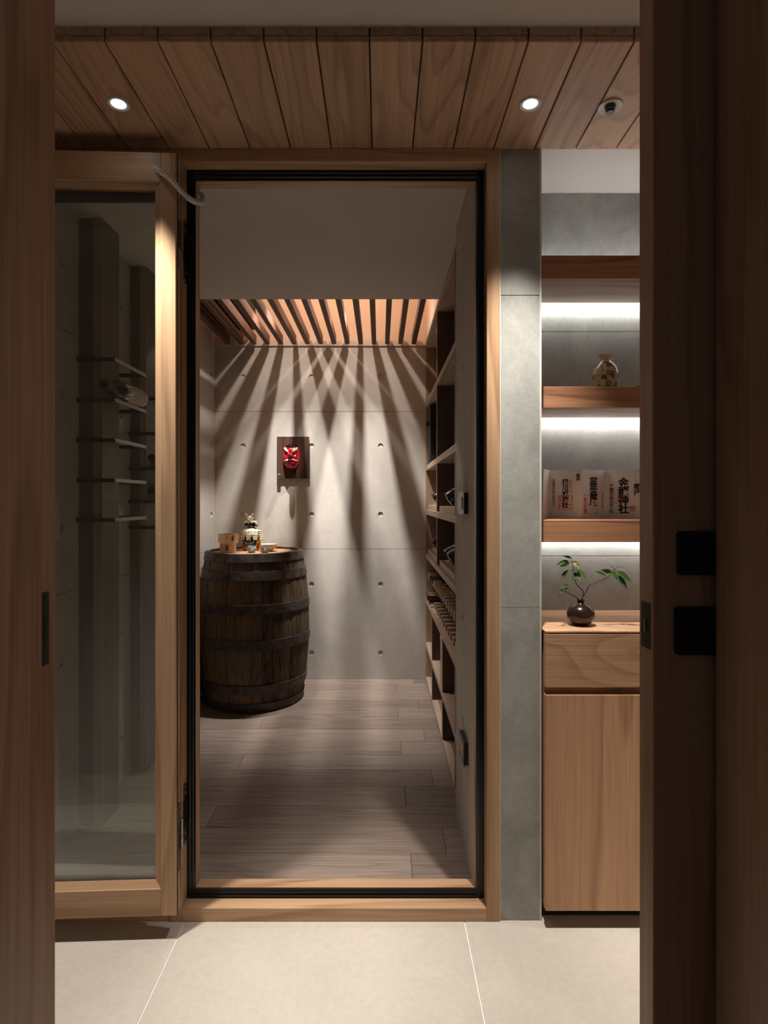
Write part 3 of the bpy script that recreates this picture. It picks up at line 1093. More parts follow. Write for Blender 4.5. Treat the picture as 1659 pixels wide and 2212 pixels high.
box('plinth', (CX0 + 0.004, CX1, 1.625, YN - 0.001, 0.0, 0.045), black_matt, cb)

# ------------------------------------------------------------------ niche: floral vase, small dish, shrine book, bronze vase
fv = MB().lathe([(0.0, 0.0), (0.026, 0.0), (0.032, 0.012), (0.038, 0.035), (0.0395, 0.052), (0.036, 0.072), (0.028, 0.086), (0.0175, 0.095),
                 (0.0140, 0.100), (0.0155, 0.108), (0.0208, 0.1145), (0.0215, 0.117), (0.0185, 0.116), (0.0125, 0.103), (0.0125, 0.095),
                 (0.0, 0.092)], 44, cap=False).build('floral_vase', flower_enamel, origin=(0.6818, 1.75, 1.4867), local=True, smooth=True)
tag(fv, 'small porcelain vase with enamel flowers and a flared white neck', 'vase')
sd = MB().lathe([(0.0, 0.0), (0.012, 0.0), (0.014, 0.004), (0.020, 0.012), (0.024, 0.020), (0.0225, 0.0205), (0.018, 0.012), (0.0, 0.006)], 32,
                cap=False).build('sake_cup', black_lacquer, origin=(0.790, 1.745, 1.4867), local=True, smooth=True)
tag(sd, 'dark sake cup on the shelf with the floral vase', 'cup')

bk = thing('shrine_book', 'white folding shrine stamp book standing open in zigzag pages', 'book', (0.64, 1.80, 1.1085))
BH = 0.151
folds = [(0.493, 1.752), (0.5366, 1.830), (0.6138, 1.765), (0.709, 1.822), (0.800, 1.765)]
pages = []
for (xa, ya), (xb, yb) in zip(folds, folds[1:]):
    ux = Vector((xb - xa, yb - ya, 0))
    w = ux.length
    M = frame_matrix((xa, ya, 1.1088), ux, (0, 0, 1))
    out = [(0.0003, 0), (w - 0.0003, 0), (w - 0.0003, BH), (0.0003, BH)]
    if not pages:
        out[3] = (0.010, BH + 0.001)
    pg = MB().prism(out, -0.0009, M).build('page', page_paper, bk)
    pages.append((pg, Matrix.Translation(-bk.location) @ M, w))


def page_text(i, s, u, v, size, mat, bold=0.0, name='lettering', sx=1.0):
    pg, M, w = pages[i]
    return text(name, s, size, mat, pg, M @ Matrix.Translation((u * w, v * BH, 0.0004)), bold, sx=sx)


def vert(s):
    return '\n'.join(s)


def seal(i, u, v, w_, h_, mat, lw=0.0012, rounded=0.002, lines=True, z=0.0002):
    pg, M, w = pages[i]
    m = MB()
    x0, x1, y0, y1 = u * w - w_ / 2, u * w + w_ / 2, v * BH - h_ / 2, v * BH + h_ / 2
    T = M @ Matrix.Translation((0, 0, z))
    for a in ((x0, x1, y0, y0 + lw), (x0, x1, y1 - lw, y1), (x0, x0 + lw, y0, y1), (x1 - lw, x1, y0, y1)):
        m.prism([(a[0], a[2]), (a[1], a[2]), (a[1], a[3]), (a[0], a[3])], 0.0001, T)
    o = m.build('seal_stamp', mat, pg, local=True)
    return o


# page 1
page_text(1, vert('堀川戎神社'), 0.50, 0.50, 0.0205, ink, 0.0007)
page_text(1, vert('平成廿八年六月九日'), 0.13, 0.53, 0.0108, ink, 0.0001)
page_text(1, vert('奉拝'), 0.90, 0.83, 0.0125, ink, 0.0002)
seal(1, 0.50, 0.32, 0.046, 0.046, seal_ink)
page_text(1, '堀川\n戎社', 0.50, 0.32, 0.0235, seal_ink, 0.0, 'seal_lettering')
page_text(1, vert('戎印'), 0.62, 0.64, 0.024, seal_pale, 0.0, 'seal_lettering')
# page 2
page_text(2, vert('華嚴'), 0.50, 0.53, 0.050, ink, 0.0011, sx=0.75)
page_text(2, vert('東大佛殿'), 0.17, 0.26, 0.0140, seal_ink, 0.0002, 'seal_lettering')
page_text(2, vert('平成廿八年'), 0.88, 0.36, 0.0125, ink, -0.0001, sx=0.7)
seal(2, 0.38, 0.29, 0.062, 0.058, seal_ink, 0.0010)
pg, M, w = pages[2]
for r0, r1 in ((0.0300, 0.0285), (0.0190, 0.0182), (0.0255, 0.0252)):
    m = MB()
    n = 48
    for k in range(n):
        a, b = 2 * PI * k / n, 2 * PI * (k + 1) / n
        m.bm.faces.new([m.bm.verts.new(M @ Vector((0.62 * w + 0.85 * rr * math.cos(t), 0.68 * BH + rr * math.sin(t), 0.0003)))
                        for rr, t in ((r0, a), (r0, b), (r1, b), (r1, a))])
    m.build('round_seal', seal_pale, pg, local=True)
page_text(2, '奉\n拝', 0.62, 0.68, 0.014, seal_pale, 0.0, 'seal_lettering')
# page 3
page_text(3, vert('金龍神社'), 0.50, 0.45, 0.0315, ink, 0.0009)
page_text(3, vert('平成廿八年六月八日'), 0.17, 0.40, 0.0115, ink, 0.0003)
page_text(3, vert('奉拝'), 0.86, 0.58, 0.021, ink, 0.0004)
seal(3, 0.42, 0.45, 0.040, 0.042, seal_ink, 0.001)
seal(3, 0.74, 0.20, 0.016, 0.016, seal_ink, 0.001)
page_text(3, '金\n龍', 0.42, 0.45, 0.021, seal_ink, 0.0, 'seal_lettering')
page_text(3, '龍', 0.74, 0.20, 0.0145, seal_ink, 0.0, 'seal_lettering')
seal(3, 0.87, 0.87, 0.015, 0.030, seal_pale, 0.0008)

# bronze vase with branches
VB = Vector((0.5725, 1.651, 0.809))
bv = thing('bud_vase', 'round dark bronze bud vase on the cabinet top', 'vase', VB)
MB().lathe([(0.0, 0.0), (0.018, 0.0), (0.022, 0.0025), (0.032, 0.012), (0.0383, 0.026), (0.0385, 0.034), (0.034, 0.047), (0.024, 0.056),
            (0.0115, 0.0605), (0.0088, 0.064), (0.0098, 0.069), (0.0118, 0.0715), (0.0116, 0.0725), (0.0088, 0.072), (0.007, 0.066),
            (0.0, 0.06)], 48, cap=False).build('body', bronze, bv, local=True, smooth=True)
sd_c = (1150, 1160, 5.822)


def VP_(cx, cy, dy=0.0):
    return P(sd_c[0] + cx / sd_c[2], sd_c[1] + cy / sd_c[2], 1.651 + dy)


def leaf_obj(parent, a, b, width, mat, droop=0.15, twist=0.0):
    a, b = Vector(a), Vector(b)
    ax = b - a
    Ln = ax.length
    ax.normalize()
    side = ax.cross(Vector((0, -1, 0.25))).normalized()
    side = Matrix.Rotation(twist, 3, ax) @ side
    nor = side.cross(ax).normalized()
    m = MB()
    prof = [(0, 0.0), (0.12, 0.55), (0.3, 0.98), (0.45, 1.0), (0.65, 0.72), (0.85, 0.3), (1, 0.0)]
    rows_ = []
    for t, wv in prof:
        c = a + ax * (Ln * t) + nor * (-droop * Ln * t * t * 0.5)
        hw = width * 0.5 * wv
        if wv == 0:
            rows_.append([m.bm.verts.new(c)])
        else:
            rows_.append([m.bm.verts.new(c + side * (hw * s) + nor * (hw * 0.35 * abs(s))) for s in (-1, 0, 1)])
    for p, q in zip(rows_, rows_[1:]):
        if len(p) == 1:
            m.bm.faces.new([p[0], q[1], q[0]])
            m.bm.faces.new([p[0], q[2], q[1]])
        elif len(q) == 1:
            m.bm.faces.new([p[0], p[1], q[0]])
            m.bm.faces.new([p[1], p[2], q[0]])
        else:
            m.bm.faces.new([p[0], p[1], q[1], q[0]])
            m.bm.faces.new([p[1], p[2], q[2], q[1]])
    fs = m.bm.faces[:]
    ext = bmesh.ops.solidify(m.bm, geom=fs, thickness=0.0003)
    return m.build('leaf', mat, parent, smooth=True)


def branch(label, pts, leaves, r0=0.0017, side_twigs=()):
    base = VP_(*pts[0])
    t = thing('branch', label, 'branch', base, group='leafy branches in the bronze vase')
    ps = smooth_path([VP_(*p) for p in pts], 5)
    n = len(ps)
    tw = MB().tube(ps, [r0 * (1 - 0.6 * i / n) for i in range(n)], 7).build('twig', twig_mat, t, smooth=True)
    for st in side_twigs:
        MB().tube([VP_(*p) for p in st], [0.0008, 0.0005] if len(st) == 2 else [0.0008, 0.0006, 0.0005], 6).build('stalk', twig_mat, tw, smooth=True)
    for a, b, w_, mt, tws in leaves:
        leaf_obj(t, VP_(*a), VP_(*b), w_, mt, 0.18, tws)
    return t


branch('upright leafy branch in the middle of the bronze vase',
       [(605, 800, 0), (632, 745, 0), (637, 685, 0.0), (600, 640, 0.004), (556, 597, 0.006), (535, 530, 0.008), (515, 440, 0.01), (508, 335, 0.008), (492, 280, 0.004)],
       [((452, 300, 0.004), (302, 347, -0.012), 0.0125, leaf_mat, 0.2), ((468, 322, 0.0), (345, 376, -0.02), 0.011, leaf_mat, -0.3),
        ((495, 268, 0.004), (388, 236, -0.006), 0.0065, leaf_mat, 0.3), ((515, 308, 0.004), (598, 384, -0.014), 0.0155, leaf_yel, 0.2),
        ((447, 415, 0.006), (352, 540, -0.01), 0.0115, leaf_mat, 0.6), ((550, 440, 0.008), (502, 563, -0.006), 0.0115, leaf_mat, 0.4),
        ((562, 412, 0.006), (692, 531, -0.014), 0.0165, leaf_mat, -0.2), ((566, 446, 0.004), (602, 550, -0.012), 0.010, leaf_yel, 0.3)],
       side_twigs=[((508, 335, 0.008), (485, 310, 0.004), (450, 300, 0.004)), ((513, 425, 0.01), (447, 415, 0.006)),
                   ((520, 420, 0.01), (562, 410, 0.006)), ((522, 400, 0.01), (555, 370, 0.006), (566, 446, 0.004))])
branch('long leafy branch reaching out sideways from the bronze vase',
       [(612, 800, 0), (640, 745, -0.002), (690, 660, -0.006), (715, 606, -0.008), (770, 588, -0.01), (830, 560, -0.012), (910, 530, -0.014), (985, 472, -0.016), (1022, 405, -0.014)],
       [((925, 488, -0.014), (798, 428, -0.024), 0.0105, leaf_mat, 0.4), ((995, 440, -0.014), (868, 412, -0.03), 0.0125, leaf_mat, -0.3),
        ((990, 425, -0.012), (1072, 541, -0.03), 0.0130, leaf_mat, 0.3), ((1062, 428, -0.014), (1258, 562, -0.03), 0.0180, leaf_mat, -0.2),
        ((1068, 480, -0.014), (1202, 652, -0.03), 0.0150, leaf_blue, 0.2), ((1022, 392, -0.012), (972, 349, -0.016), 0.004, leaf_yel, 0.2)],
       side_twigs=[((1022, 405, -0.014), (1050, 420, -0.014), (1064, 432, -0.014)), ((1030, 420, -0.014), (1068, 480, -0.014)),
                   ((1030, 405, -0.014), (1085, 378, -0.014), (1155, 376, -0.016)), ((945, 512, -0.014), (990, 515, -0.02)),
                   ((915, 525, -0.014), (922, 492, -0.014))])
branch('short low leafy branch leaning over the rim of the bronze vase',
       [(600, 800, 0), (555, 760, -0.004), (500, 730, -0.008), (430, 690, -0.012), (393, 660, -0.014), (378, 618, -0.014)],
       [((378, 645, -0.014), (330, 752, -0.024), 0.0090, leaf_mat, 0.3), ((402, 655, -0.014), (468, 662, -0.026), 0.0085, leaf_mat, 0.2),
        ((408, 590, -0.014), (464, 612, -0.02), 0.0045, leaf_mat, 0.4), ((372, 615, -0.014), (380, 662, -0.024), 0.0060, leaf_mat, 0.2),
        ((405, 566, -0.014), (430, 590, -0.018), 0.0035, leaf_mat, 0.2)],
       side_twigs=[((378, 618, -0.014), (408, 590, -0.014))])

# ------------------------------------------------------------------ shelving with bottles
XB = 0.632
su = thing('wine_shelving', 'tall oak wine shelving with comb racks along the cellar wall', 'shelving', (0.46, 2.96, 0))
YS1 = YB - 0.002


def sh(name, d, mat, bev=0.001, parent=su):
    return MB().box(*d, bev=bev).build(name, mat, parent)


ZA, ZBs, ZCs, ZD, ZE, ZG = 1.390, 1.1065, 0.826, 0.536, 0.248, 1.798
TH = 0.032
for zt in (ZA, ZBs, ZCs, ZD, ZE, ZG):
    sh('shelf', (XS, XB, YNS + 0.001, YS1, zt - TH, zt), rack_wood_y)
sh('base_board', (XS, XB, YNS + 0.001, YS1, 0.0005, 0.022), rack_wood_y)
sh('top_board', (XS, XB, YNS + 0.001, YS1, ZC - 0.018, ZC - 0.0005), rack_wood_y)
sh('back_panel', (XB + 0.0005, 0.655, YNS + 0.001, YS1, 0.0005, ZC - 0.0005), rack_wood_z)
levels = [0.022, ZE, ZD, ZCs, ZBs, ZA, ZG, ZC + TH - 0.018]
lows = [0.022] + [ZE, ZD, ZCs, ZBs, ZA, ZG]
for i in range(7):
    a = lows[i] + 0.0004
    b = levels[i + 1] - TH - 0.0004
    sh('end_panel', (XS + 0.001, XB, YS1 - 0.02, YS1, a, b), rack_wood_z)
    sh('end_panel', (XS + 0.001, XB, YNS + 0.001, YNS + 0.021, a, b), rack_wood_z)
    if i in (0, 1):
        for yc in (3.33, 2.775, 2.3):
            dv = sh('divider', (XS + 0.004, XB, yc - 0.012, yc + 0.012, a, b), rack_shaded)
            sh('edge_band', (XS + 0.001, XS + 0.0039, yc - 0.012, yc + 0.012, a, b), rack_wood_z, 0.0004, dv)
    elif i >= 3:
        for yc in (3.04, 2.3):
            dv = sh('divider', (XS + 0.004, XB, yc - 0.012, yc + 0.012, a, b), rack_shaded)
            sh('edge_band', (XS + 0.001, XS + 0.0039, yc - 0.012, yc + 0.012, a, b), rack_wood_z, 0.0004, dv)
# bottle ledges on two shelves
for zt in (ZBs, ZCs):
    for a, b in ((YNS + 0.022, 2.287), (2.313, 3.010), (3.070, YS1 - 0.021)):
        sh('bottle_ledge', (XS + 0.012, XS + 0.075, a, b, zt + 0.0003, zt + 0.030), rack_wood_y)


def comb(x, z0, z1, lab):
    rail = sh('comb_rail', (x + 0.008, x + 0.020, YNS + 0.022, YS1 - 0.021, z0, z0 + 0.012), rack_wood_y, 0.0006)
    yv = YS1 - 0.035
    while yv > YNS + 0.05:
        MB().box(x, x + 0.050, yv - 0.014, yv + 0.014, z0 + 0.0005, z1, bev=0.0008).build('tooth', rack_wood_x, rail)
        yv -= 0.0938
    return rail


comb(0.309, 0.660, 0.700, 'upper')
comb(0.316, ZD + 0.0004, 0.570, 'lower')
# rail boards carrying the upper comb
sh('comb_support', (0.40, 0.42, YNS + 0.022, YS1 - 0.021, 0.62, 0.6495), rack_wood_y, 0.0006)
sh('comb_support', (0.329, 0.345, YNS + 0.022, YS1 - 0.021, 0.640, 0.6595), rack_wood_y, 0.0006)

BOT = [(0.0, 0.004), (0.030, 0.0), (0.0355, 0.004), (0.037, 0.012), (0.037, 0.185), (0.034, 0.205), (0.022, 0.226), (0.0150, 0.240),
       (0.0145, 0.285), (0.0158, 0.287), (0.0158, 0.297), (0.0, 0.297)]


def bottle(label, M, cap=None, lab=None, band=(0.05, 0.15), group=None, lab2=None, name='wine_bottle'):
    t = thing(name, label, 'bottle', M.translation, M.to_euler(), group)
    MB().lathe(BOT, 28, cap=False).build('glass_body', bottle_glass, t, local=True, smooth=True)
    if cap is not None:
        MB().lathe([(0.0154, 0.238), (0.0152, 0.286), (0.0164, 0.287), (0.0164, 0.2985), (0.0, 0.2985)], 24, cap=False).build(
            'capsule', cap, t, local=True, smooth=True)
    if lab is not None:
        l_ = MB().lathe([(0.0373, band[0]), (0.0373, band[1])], 28, cap=False).build('paper_label', lab, t, local=True, smooth=True)
        if lab2 is not None:
            MB().lathe([(0.0375, band[0] + 0.025), (0.0375, band[0] + 0.05)], 28, cap=False).build('label_band', lab2, l_, local=True, smooth=True)
    return t


def tilt(x, yv, z, deg):
    """bottle foot at the point, neck rising into the shelf (towards +x)"""
    return Matrix.Translation((x, yv, z)) @ Matrix.Rotation(math.radians(90 - deg), 4, 'Y')


g = 'bottles leaning on the shelf ledges'
bottle('dark wine bottle leaning alone on the upper ledge next to the end wall', tilt(XS + 0.038, 3.60, ZBs + 0.0615, 33), grey_cap, label_paper, (0.1, 0.17), g)
bottle('dark bottle with beige neck collar leaning on the upper ledge beside the concrete return', tilt(XS + 0.036, 2.83, ZBs + 0.0615, 33), label_paper, None, group=g)
bottle('bottle with orange and red labels leaning on the lower ledge near the end wall', tilt(XS + 0.036, 3.62, ZCs + 0.0627, 30), label_red, label_orange, (0.03, 0.10), g, label_red)
bottle('bottle with gold printed edge leaning on the lower ledge past the divider', tilt(XS + 0.032, 2.85, ZCs + 0.0627, 30), gold_foil, gold_foil, (0.09, 0.10), g)
bottle('plain black bottle with cream label leaning on the lower ledge beside the concrete return', tilt(XS + 0.030, 2.70, ZCs + 0.0627, 30), grey_cap, label_paper, (0.075, 0.16), g)


def lying(x_neck, yv, z):
    """bottle lying in the comb, neck towards -x"""
    return Matrix.Translation((x_neck + 0.2985, yv, z)) @ Matrix.Rotation(-PI / 2, 4, 'Y')


g2 = 'bottles lying in the comb racks'
bottle('bottle with pewter grey capsule lying in the upper comb, first from the end wall', lying(0.300, 3.5045, 0.6905), grey_cap, group=g2)
bottle('bottle with pewter grey capsule lying in the upper comb, second from the end wall', lying(0.302, 3.411, 0.6905), grey_cap, group=g2)
bottle('bottle with burgundy capsule lying in the lower comb, first from the end wall', lying(0.284, 3.5045, 0.574), wine_red_cap, group=g2)
bottle('bottle with burgundy capsule lying in the lower comb, second from the end wall', lying(0.288, 3.411, 0.574), wine_red_cap, group=g2)

bx = thing('wine_gift_box', 'tall black gift box with ribbon tab on the upper shelf', 'box', (0.40, 3.60, ZA))
MB().box(0.306, 0.47, 3.52, 3.70, ZA + 0.0005, 1.748, bev=0.002).build('carton', wall_green, bx)
for i in range(22):
    z = ZA + 0.06 + i * 0.0135
    box('rib', (0.31, 0.466, 3.5185, 3.5205, z, z + 0.005), black_metal, bx)
MB().obox((0.300, 3.60, 1.64), (0.026, 0.03, 0.024), Euler((0, 0.3, 0)), 0.001).build('ribbon_tab', black_matt, bx)

pb = thing('wooden_case', 'pale wooden case standing in the low shelf compartment', 'case', (0.42, 2.83, ZE))
MB().box(0.301, 0.55, 2.789, 2.895, ZE + 0.0005, 0.488, bev=0.003).build('body', label_paper, pb)
MB().box(0.2995, 0.552, 2.788, 2.896, 0.470, 0.492, bev=0.003).build('lid', label_paper, pb)

# ------------------------------------------------------------------ switch and socket on the concrete return
ls = thing('light_switch', 'silver rocker light switch plate on the concrete return wall', 'switch', (XW, 1.93, 1.15))
yc, zc = 1.895, 1.155
MB().box(XW - 0.013, XW + 0.0002, 1.845, 1.955, zc - 0.034, zc + 0.034, bev=0.001).build('mount', black_matt, ls)
MB().box(XW - 0.016, XW - 0.0132, 1.838, 1.962, zc - 0.037, zc + 0.037, bev=0.001).build('plate', grey_plastic, ls)
MB().obox((XW - 0.0185, 1.90, zc), (0.006, 0.085, 0.040), Euler((0, 0, 0.03)), 0.001).build('rocker', grey_plastic, ls)
so = thing('wall_socket', 'dark framed power socket plate low on the concrete return wall', 'socket', (XW, 1.90, 0.36))
MB().box(XW - 0.012, XW + 0.0002, 1.842, 1.948, 0.320, 0.392, bev=0.001).build('mount', black_matt, so)
MB().box(XW - 0.015, XW - 0.0122, 1.836, 1.954, 0.317, 0.395, bev=0.001).build('plate', dark_steel, so)
for yy in (1.872, 1.918):
    f = MB().box(XW - 0.0164, XW - 0.0151, yy - 0.018, yy + 0.018, 0.334, 0.378, bev=0.0006).build('outlet', white_plastic, so)
    for dy in (-0.006, 0.006):
        box('slot', (XW - 0.0169, XW - 0.0165, yy + dy - 0.0012, yy + dy + 0.0012, 0.346, 0.360), black_matt, f)
    box('slot', (XW - 0.0169, XW - 0.0165, yy - 0.003, yy + 0.003, 0.338, 0.342), black_matt, f)

# ------------------------------------------------------------------ peg racks seen through the glass
def peg_rack(y0, ynear, nshelf, zs, lab, w=0.086, d=0.13):
    t = thing('bottle_rack', lab, 'rack', (XL, y0, 0), group='wall bottle racks behind the glass')
    MB().box(XL + 0.0006, XL + w, y0, y0 + 0.13, 0.0005, ZC - 0.0005, bev=0.001).build('upright', upright_grey, t)
    MB().box(XL + w * 0.62, XL + w + 0.001, y0 - 0.0045, y0 - 0.0002, 0.0005, ZC - 0.0005, bev=0.0006).build('edge_strip', rack_wood_z, t)
    xo = XL + 0.139
    for z in zs:
        s = MB().box(XL + 0.0008, xo, ynear, ynear + 0.008, z - 0.007, z + 0.007, bev=0.0006).build('arm', dark_steel, t)
        MB().box(xo - 0.004, xo + 0.001, ynear, ynear + 0.27, z - 0.0065, z + 0.0065, bev=0.0006).build('side_bar', grey_plastic, s)
        MB().box(XL + 0.0008, xo, ynear + 0.262, ynear + 0.27, z - 0.007, z + 0.007, bev=0.0006).build('back_bar', dark_steel, s)
    return t


zs = [1.664, 1.52, 1.378, 1.236, 1.096]
peg_rack(2.065, 2.045, 5, zs, 'slim wall rack of five metal arms behind the hinge side of the glass')
peg_rack(2.49, 2.47, 5, [1.60, 1.45, 1.30, 1.16, 1.05], 'second slim wall rack of metal arms closer to the barrel', w=0.07)


def along_y(x, yn, z):
    """bottle on the pegs, neck towards the doorway (-y)"""
    return Matrix.Translation((x, yn + 0.2985, z)) @ Matrix.Rotation(PI / 2, 4, 'X')


g3 = 'bottles on the wall racks behind the glass'
bottle('wine bottle with pale label lying on the second arm of the rack behind the glass', along_y(XL + 0.125, 1.99, 1.52 + 0.045), black_matt, label_paper, (0.03, 0.145), g3)
bottle('dark bottle lying in the second wall rack above its lower neighbour', along_y(XL + 0.112, 2.44, 1.30 + 0.045), wine_red_cap, label_orange, (0.12, 0.16), g3)
bottle('dark bottle lying in the second wall rack on the lowest loaded arm', along_y(XL + 0.112, 2.44, 1.16 + 0.045), wine_red_cap, label_orange, (0.12, 0.16), g3)

# ------------------------------------------------------------------ barrel
BXc, BYc = -0.7455, 3.446
br = thing('whisky_barrel', 'old dark oak whisky barrel with six iron hoops standing by the wall', 'barrel', (BXc, BYc, 0))
BHt, RE, RM = 0.872, 0.279, 0.321


def br_r(z):
    t = (z - BHt / 2) / (BHt / 2)
    return RM - (RM - RE) * abs(t) ** 2.1


ns = 30
ang = 0.0
widths = [random.uniform(0.75, 1.25) for _ in range(ns)]
tot = sum(widths)
for k in range(ns):
    a0 = ang
    a1 = ang + 2 * PI * widths[k] / tot
    ang = a1
    ro = random.uniform(-0.0022, 0.0014)
    m = MB()
    nz_, na = 15, 4
    gp = 0.0055
    outer, inner = [], []
    for j in range(nz_):
        z = 0.0006 + (BHt - 0.0012) * j / (nz_ - 1)
        rr = br_r(z) + ro
        ro_, ri_ = [], []
        for i in range(na):
            a = a0 + gp / 2 + (a1 - a0 - gp) * i / (na - 1)
            e = -0.0022 if i in (0, na - 1) else 0
            ro_.append(m.bm.verts.new(((rr + e) * math.cos(a), (rr + e) * math.sin(a), z)))
            ri_.append(m.bm.verts.new(((rr - 0.024) * math.cos(a), (rr - 0.024) * math.sin(a), z)))
        outer.append(ro_)
        inner.append(ri_)
    for j in range(nz_ - 1):
        for i in range(na - 1):
            m.bm.faces.new([outer[j][i], outer[j][i + 1], outer[j + 1][i + 1], outer[j + 1][i]])
            m.bm.faces.new([inner[j][i + 1], inner[j][i], inner[j + 1][i], inner[j + 1][i + 1]])
        m.bm.faces.new([outer[j][0], outer[j + 1][0], inner[j + 1][0], inner[j][0]])
        m.bm.faces.new([outer[j + 1][-1], outer[j][-1], inner[j][-1], inner[j + 1][-1]])
    for row, row2 in ((outer[0], inner[0]), (outer[-1], inner[-1])):
        for i in range(na - 1):
            m.bm.faces.new([row[i], row[i + 1], row2[i + 1], row2[i]])
    m.build('stave', barrel_wood, br, local=True, smooth=True)
for z0, z1 in ((0.826, 0.870), (0.727, 0.775), (0.545, 0.596), (0.350, 0.402), (0.105, 0.155), (0.004, 0.052)):
    pr = []
    for s in range(6):
        z = z0 + (z1 - z0) * s / 5
        pr.append((br_r(z) + 0.0058, z))
    pr = [(br_r(z0) - 0.004, z0)] + pr + [(br_r(z1) - 0.004, z1)]
    h = MB().lathe(pr, 72, cap=False).build('hoop', hoop_mat, br, local=True, smooth=True)
    for a in (-2.35, -2.28, -0.62, -0.55):
        zc = (z0 + z1) / 2 + (0.006 if a in (-2.35, -0.62) else -0.006)
        rr = br_r(zc) + 0.0058
        Ms = Matrix.Translation((rr * math.cos(a), rr * math.sin(a), zc)) @ Matrix.Rotation(a, 4, 'Z') @ Matrix.Rotation(PI / 2, 4, 'Y')
        MB().lathe([(0.0045, -0.001), (0.004, 0.0012), (0.002, 0.0024), (0, 0.0026)], 10, Ms, cap=False).build('rivet', steel, h, local=True, smooth=True)
# head boards
HZ = 0.860
rh = br_r(HZ) - 0.026
nb = 6
for k in range(nb):
    y0 = -rh + 2 * rh * k / nb + 0.0007
    y1 = -rh + 2 * rh * (k + 1) / nb - 0.0007
    top = []
    for i in range(7):
        yy = y0 + (y1 - y0) * i / 6
        top.append((math.sqrt(max(0, rh * rh - yy * yy)), yy))
    bot = [(-x, yy) for x, yy in reversed(top)]
    MB().prism(top + bot, 0.016, Matrix.Translation((0, 0, HZ - 0.016))).build('head_board', barrel_head_wood, br, local=True)

# ------------------------------------------------------------------ things on the barrel
g4 = 'square wooden sake boxes on the barrel'


def masu(label, x, yv, z, rot, ctext_off):
    t = thing('masu_box', label, 'sake box', (x, yv, z), (0, 0, rot), g4)
    s, h, w = 0.0425, 0.0545, 0.008
    MB().box(-s, s, -s, s, 0.0003, 0.008, bev=0.0006).build('base', masu_wood, t, local=True)
    MB().box(-s, s, -s, -s + w, 0.0082, h, bev=0.0006).build('side', masu_wood, t, local=True)
    MB().box(-s, s, s - w, s, 0.0082, h, bev=0.0006).build('side', masu_wood, t, local=True)
    for a in (-s, s - w):
        MB().box(a, a + w, -s + w, s - w, 0.0082, h, bev=0.0006).build('side', masu_wood, t, local=True)
        for q in range(3):       # finger joints showing on the front
            z0 = 0.012 + q * 0.0145
            MB().box(a + 0.0003, a + w - 0.0003, -s - 0.0004, -s + 0.001, z0, z0 + 0.007).build('finger_joint', masu_wood, t, local=True)
    Mt = frame_matrix((ctext_off, -s - 0.0004, h * 0.52), (1, 0, 0), (0, 0, 1))
    text('branded_mark', '谷\n乾', 0.019, brown_ink, t, Mt, 0.0006)
    return t


masu('square hinoki sake box standing on the barrel under its twin', -0.893, 3.40, HZ, math.radians(9), -0.002)
masu('square hinoki sake box stacked turned on top of its twin', -0.893, 3.40, HZ + 0.0552, math.radians(42), 0.008)

# samurai whisky bottle
sw = thing('samurai_whisky_bottle', 'whisky bottle dressed in miniature samurai armour with horned helmet', 'bottle', (-0.784, 3.52, HZ), (0, 0, math.radians(-6)))


def ell(sx, sy):
    return Matrix.Diagonal((sx, sy, 1, 1))


MB().lathe([(0.0, 0.001), (0.044, 0.0), (0.050, 0.004), (0.0535, 0.012), (0.0585, 0.05), (0.0585, 0.085), (0.054, 0.105), (0.036, 0.122), (0.018, 0.130),
            (0.016, 0.15), (0.0, 0.152)], 40, ell(1, 0.72), cap=False).build('glass_body', whisky, sw, local=True, smooth=True)
# label shield wrapped on the front


def on_body(u, z, off=0.0006):
    """point on the elliptical body: u = angle from the front, z height"""
    prof = [(0.050, 0.004), (0.0535, 0.012), (0.0585, 0.05), (0.0585, 0.085), (0.054, 0.105)]
    r = prof[0][0]
    for (ra, za), (rb, zb_) in zip(prof, prof[1:]):
        if za <= z <= zb_:
            r = ra + (rb - ra) * (z - za) / (zb_ - za)
    if z > 0.105:
        r = 0.054
    return Vector(((r + off) * math.sin(u), -(r * 0.72 + off) * math.cos(u), z))


m = MB()


def lab_fn(i, j):
    z = 0.026 + 0.068 * j
    lim = 0.86 * (1 - (1 - min(1, (j + 0.02) * 1.9)) ** 2.4) ** 0.6 if j < 0.52 else 0.86
    return on_body((i - 0.5) * 2 * lim, z, 0.0008)


m.grid(lab_fn, 17, 12)
lb = m.build('front_label', label_black, sw, local=True, smooth='all')


def curved_text(s, zc, sag, width, size, mat, bold):
    for i, ch in enumerate(s):
        if ch == ' ':
            continue
        t = (i + 0.5) / len(s) - 0.5
        u = t * 2 * width
        p = on_body(u, zc + sag * (2 * t) ** 2, 0.0014)
        ux = Vector((math.cos(u), 0.72 * math.sin(u), sag * 4 * t * 0.9 / 0.05 * 0.8))
        M = frame_matrix(p, ux, Vector((0, 0, 1)) - ux.normalized() * ux.normalized().z)
        text('lettering', ch, size, mat, lb, M, bold)


curved_text('NIKKA WHISKY', 0.0455, 0.013, 0.58, 0.0105, white_ink, 0.0002)
curved_text('GOLD & GOLD', 0.0375, 0.009, 0.46, 0.0062, white_ink, 0.0)
curved_text('SINCE 1934 - JAPAN', 0.0305, 0.008, 0.55, 0.0048, white_ink, 0.0)
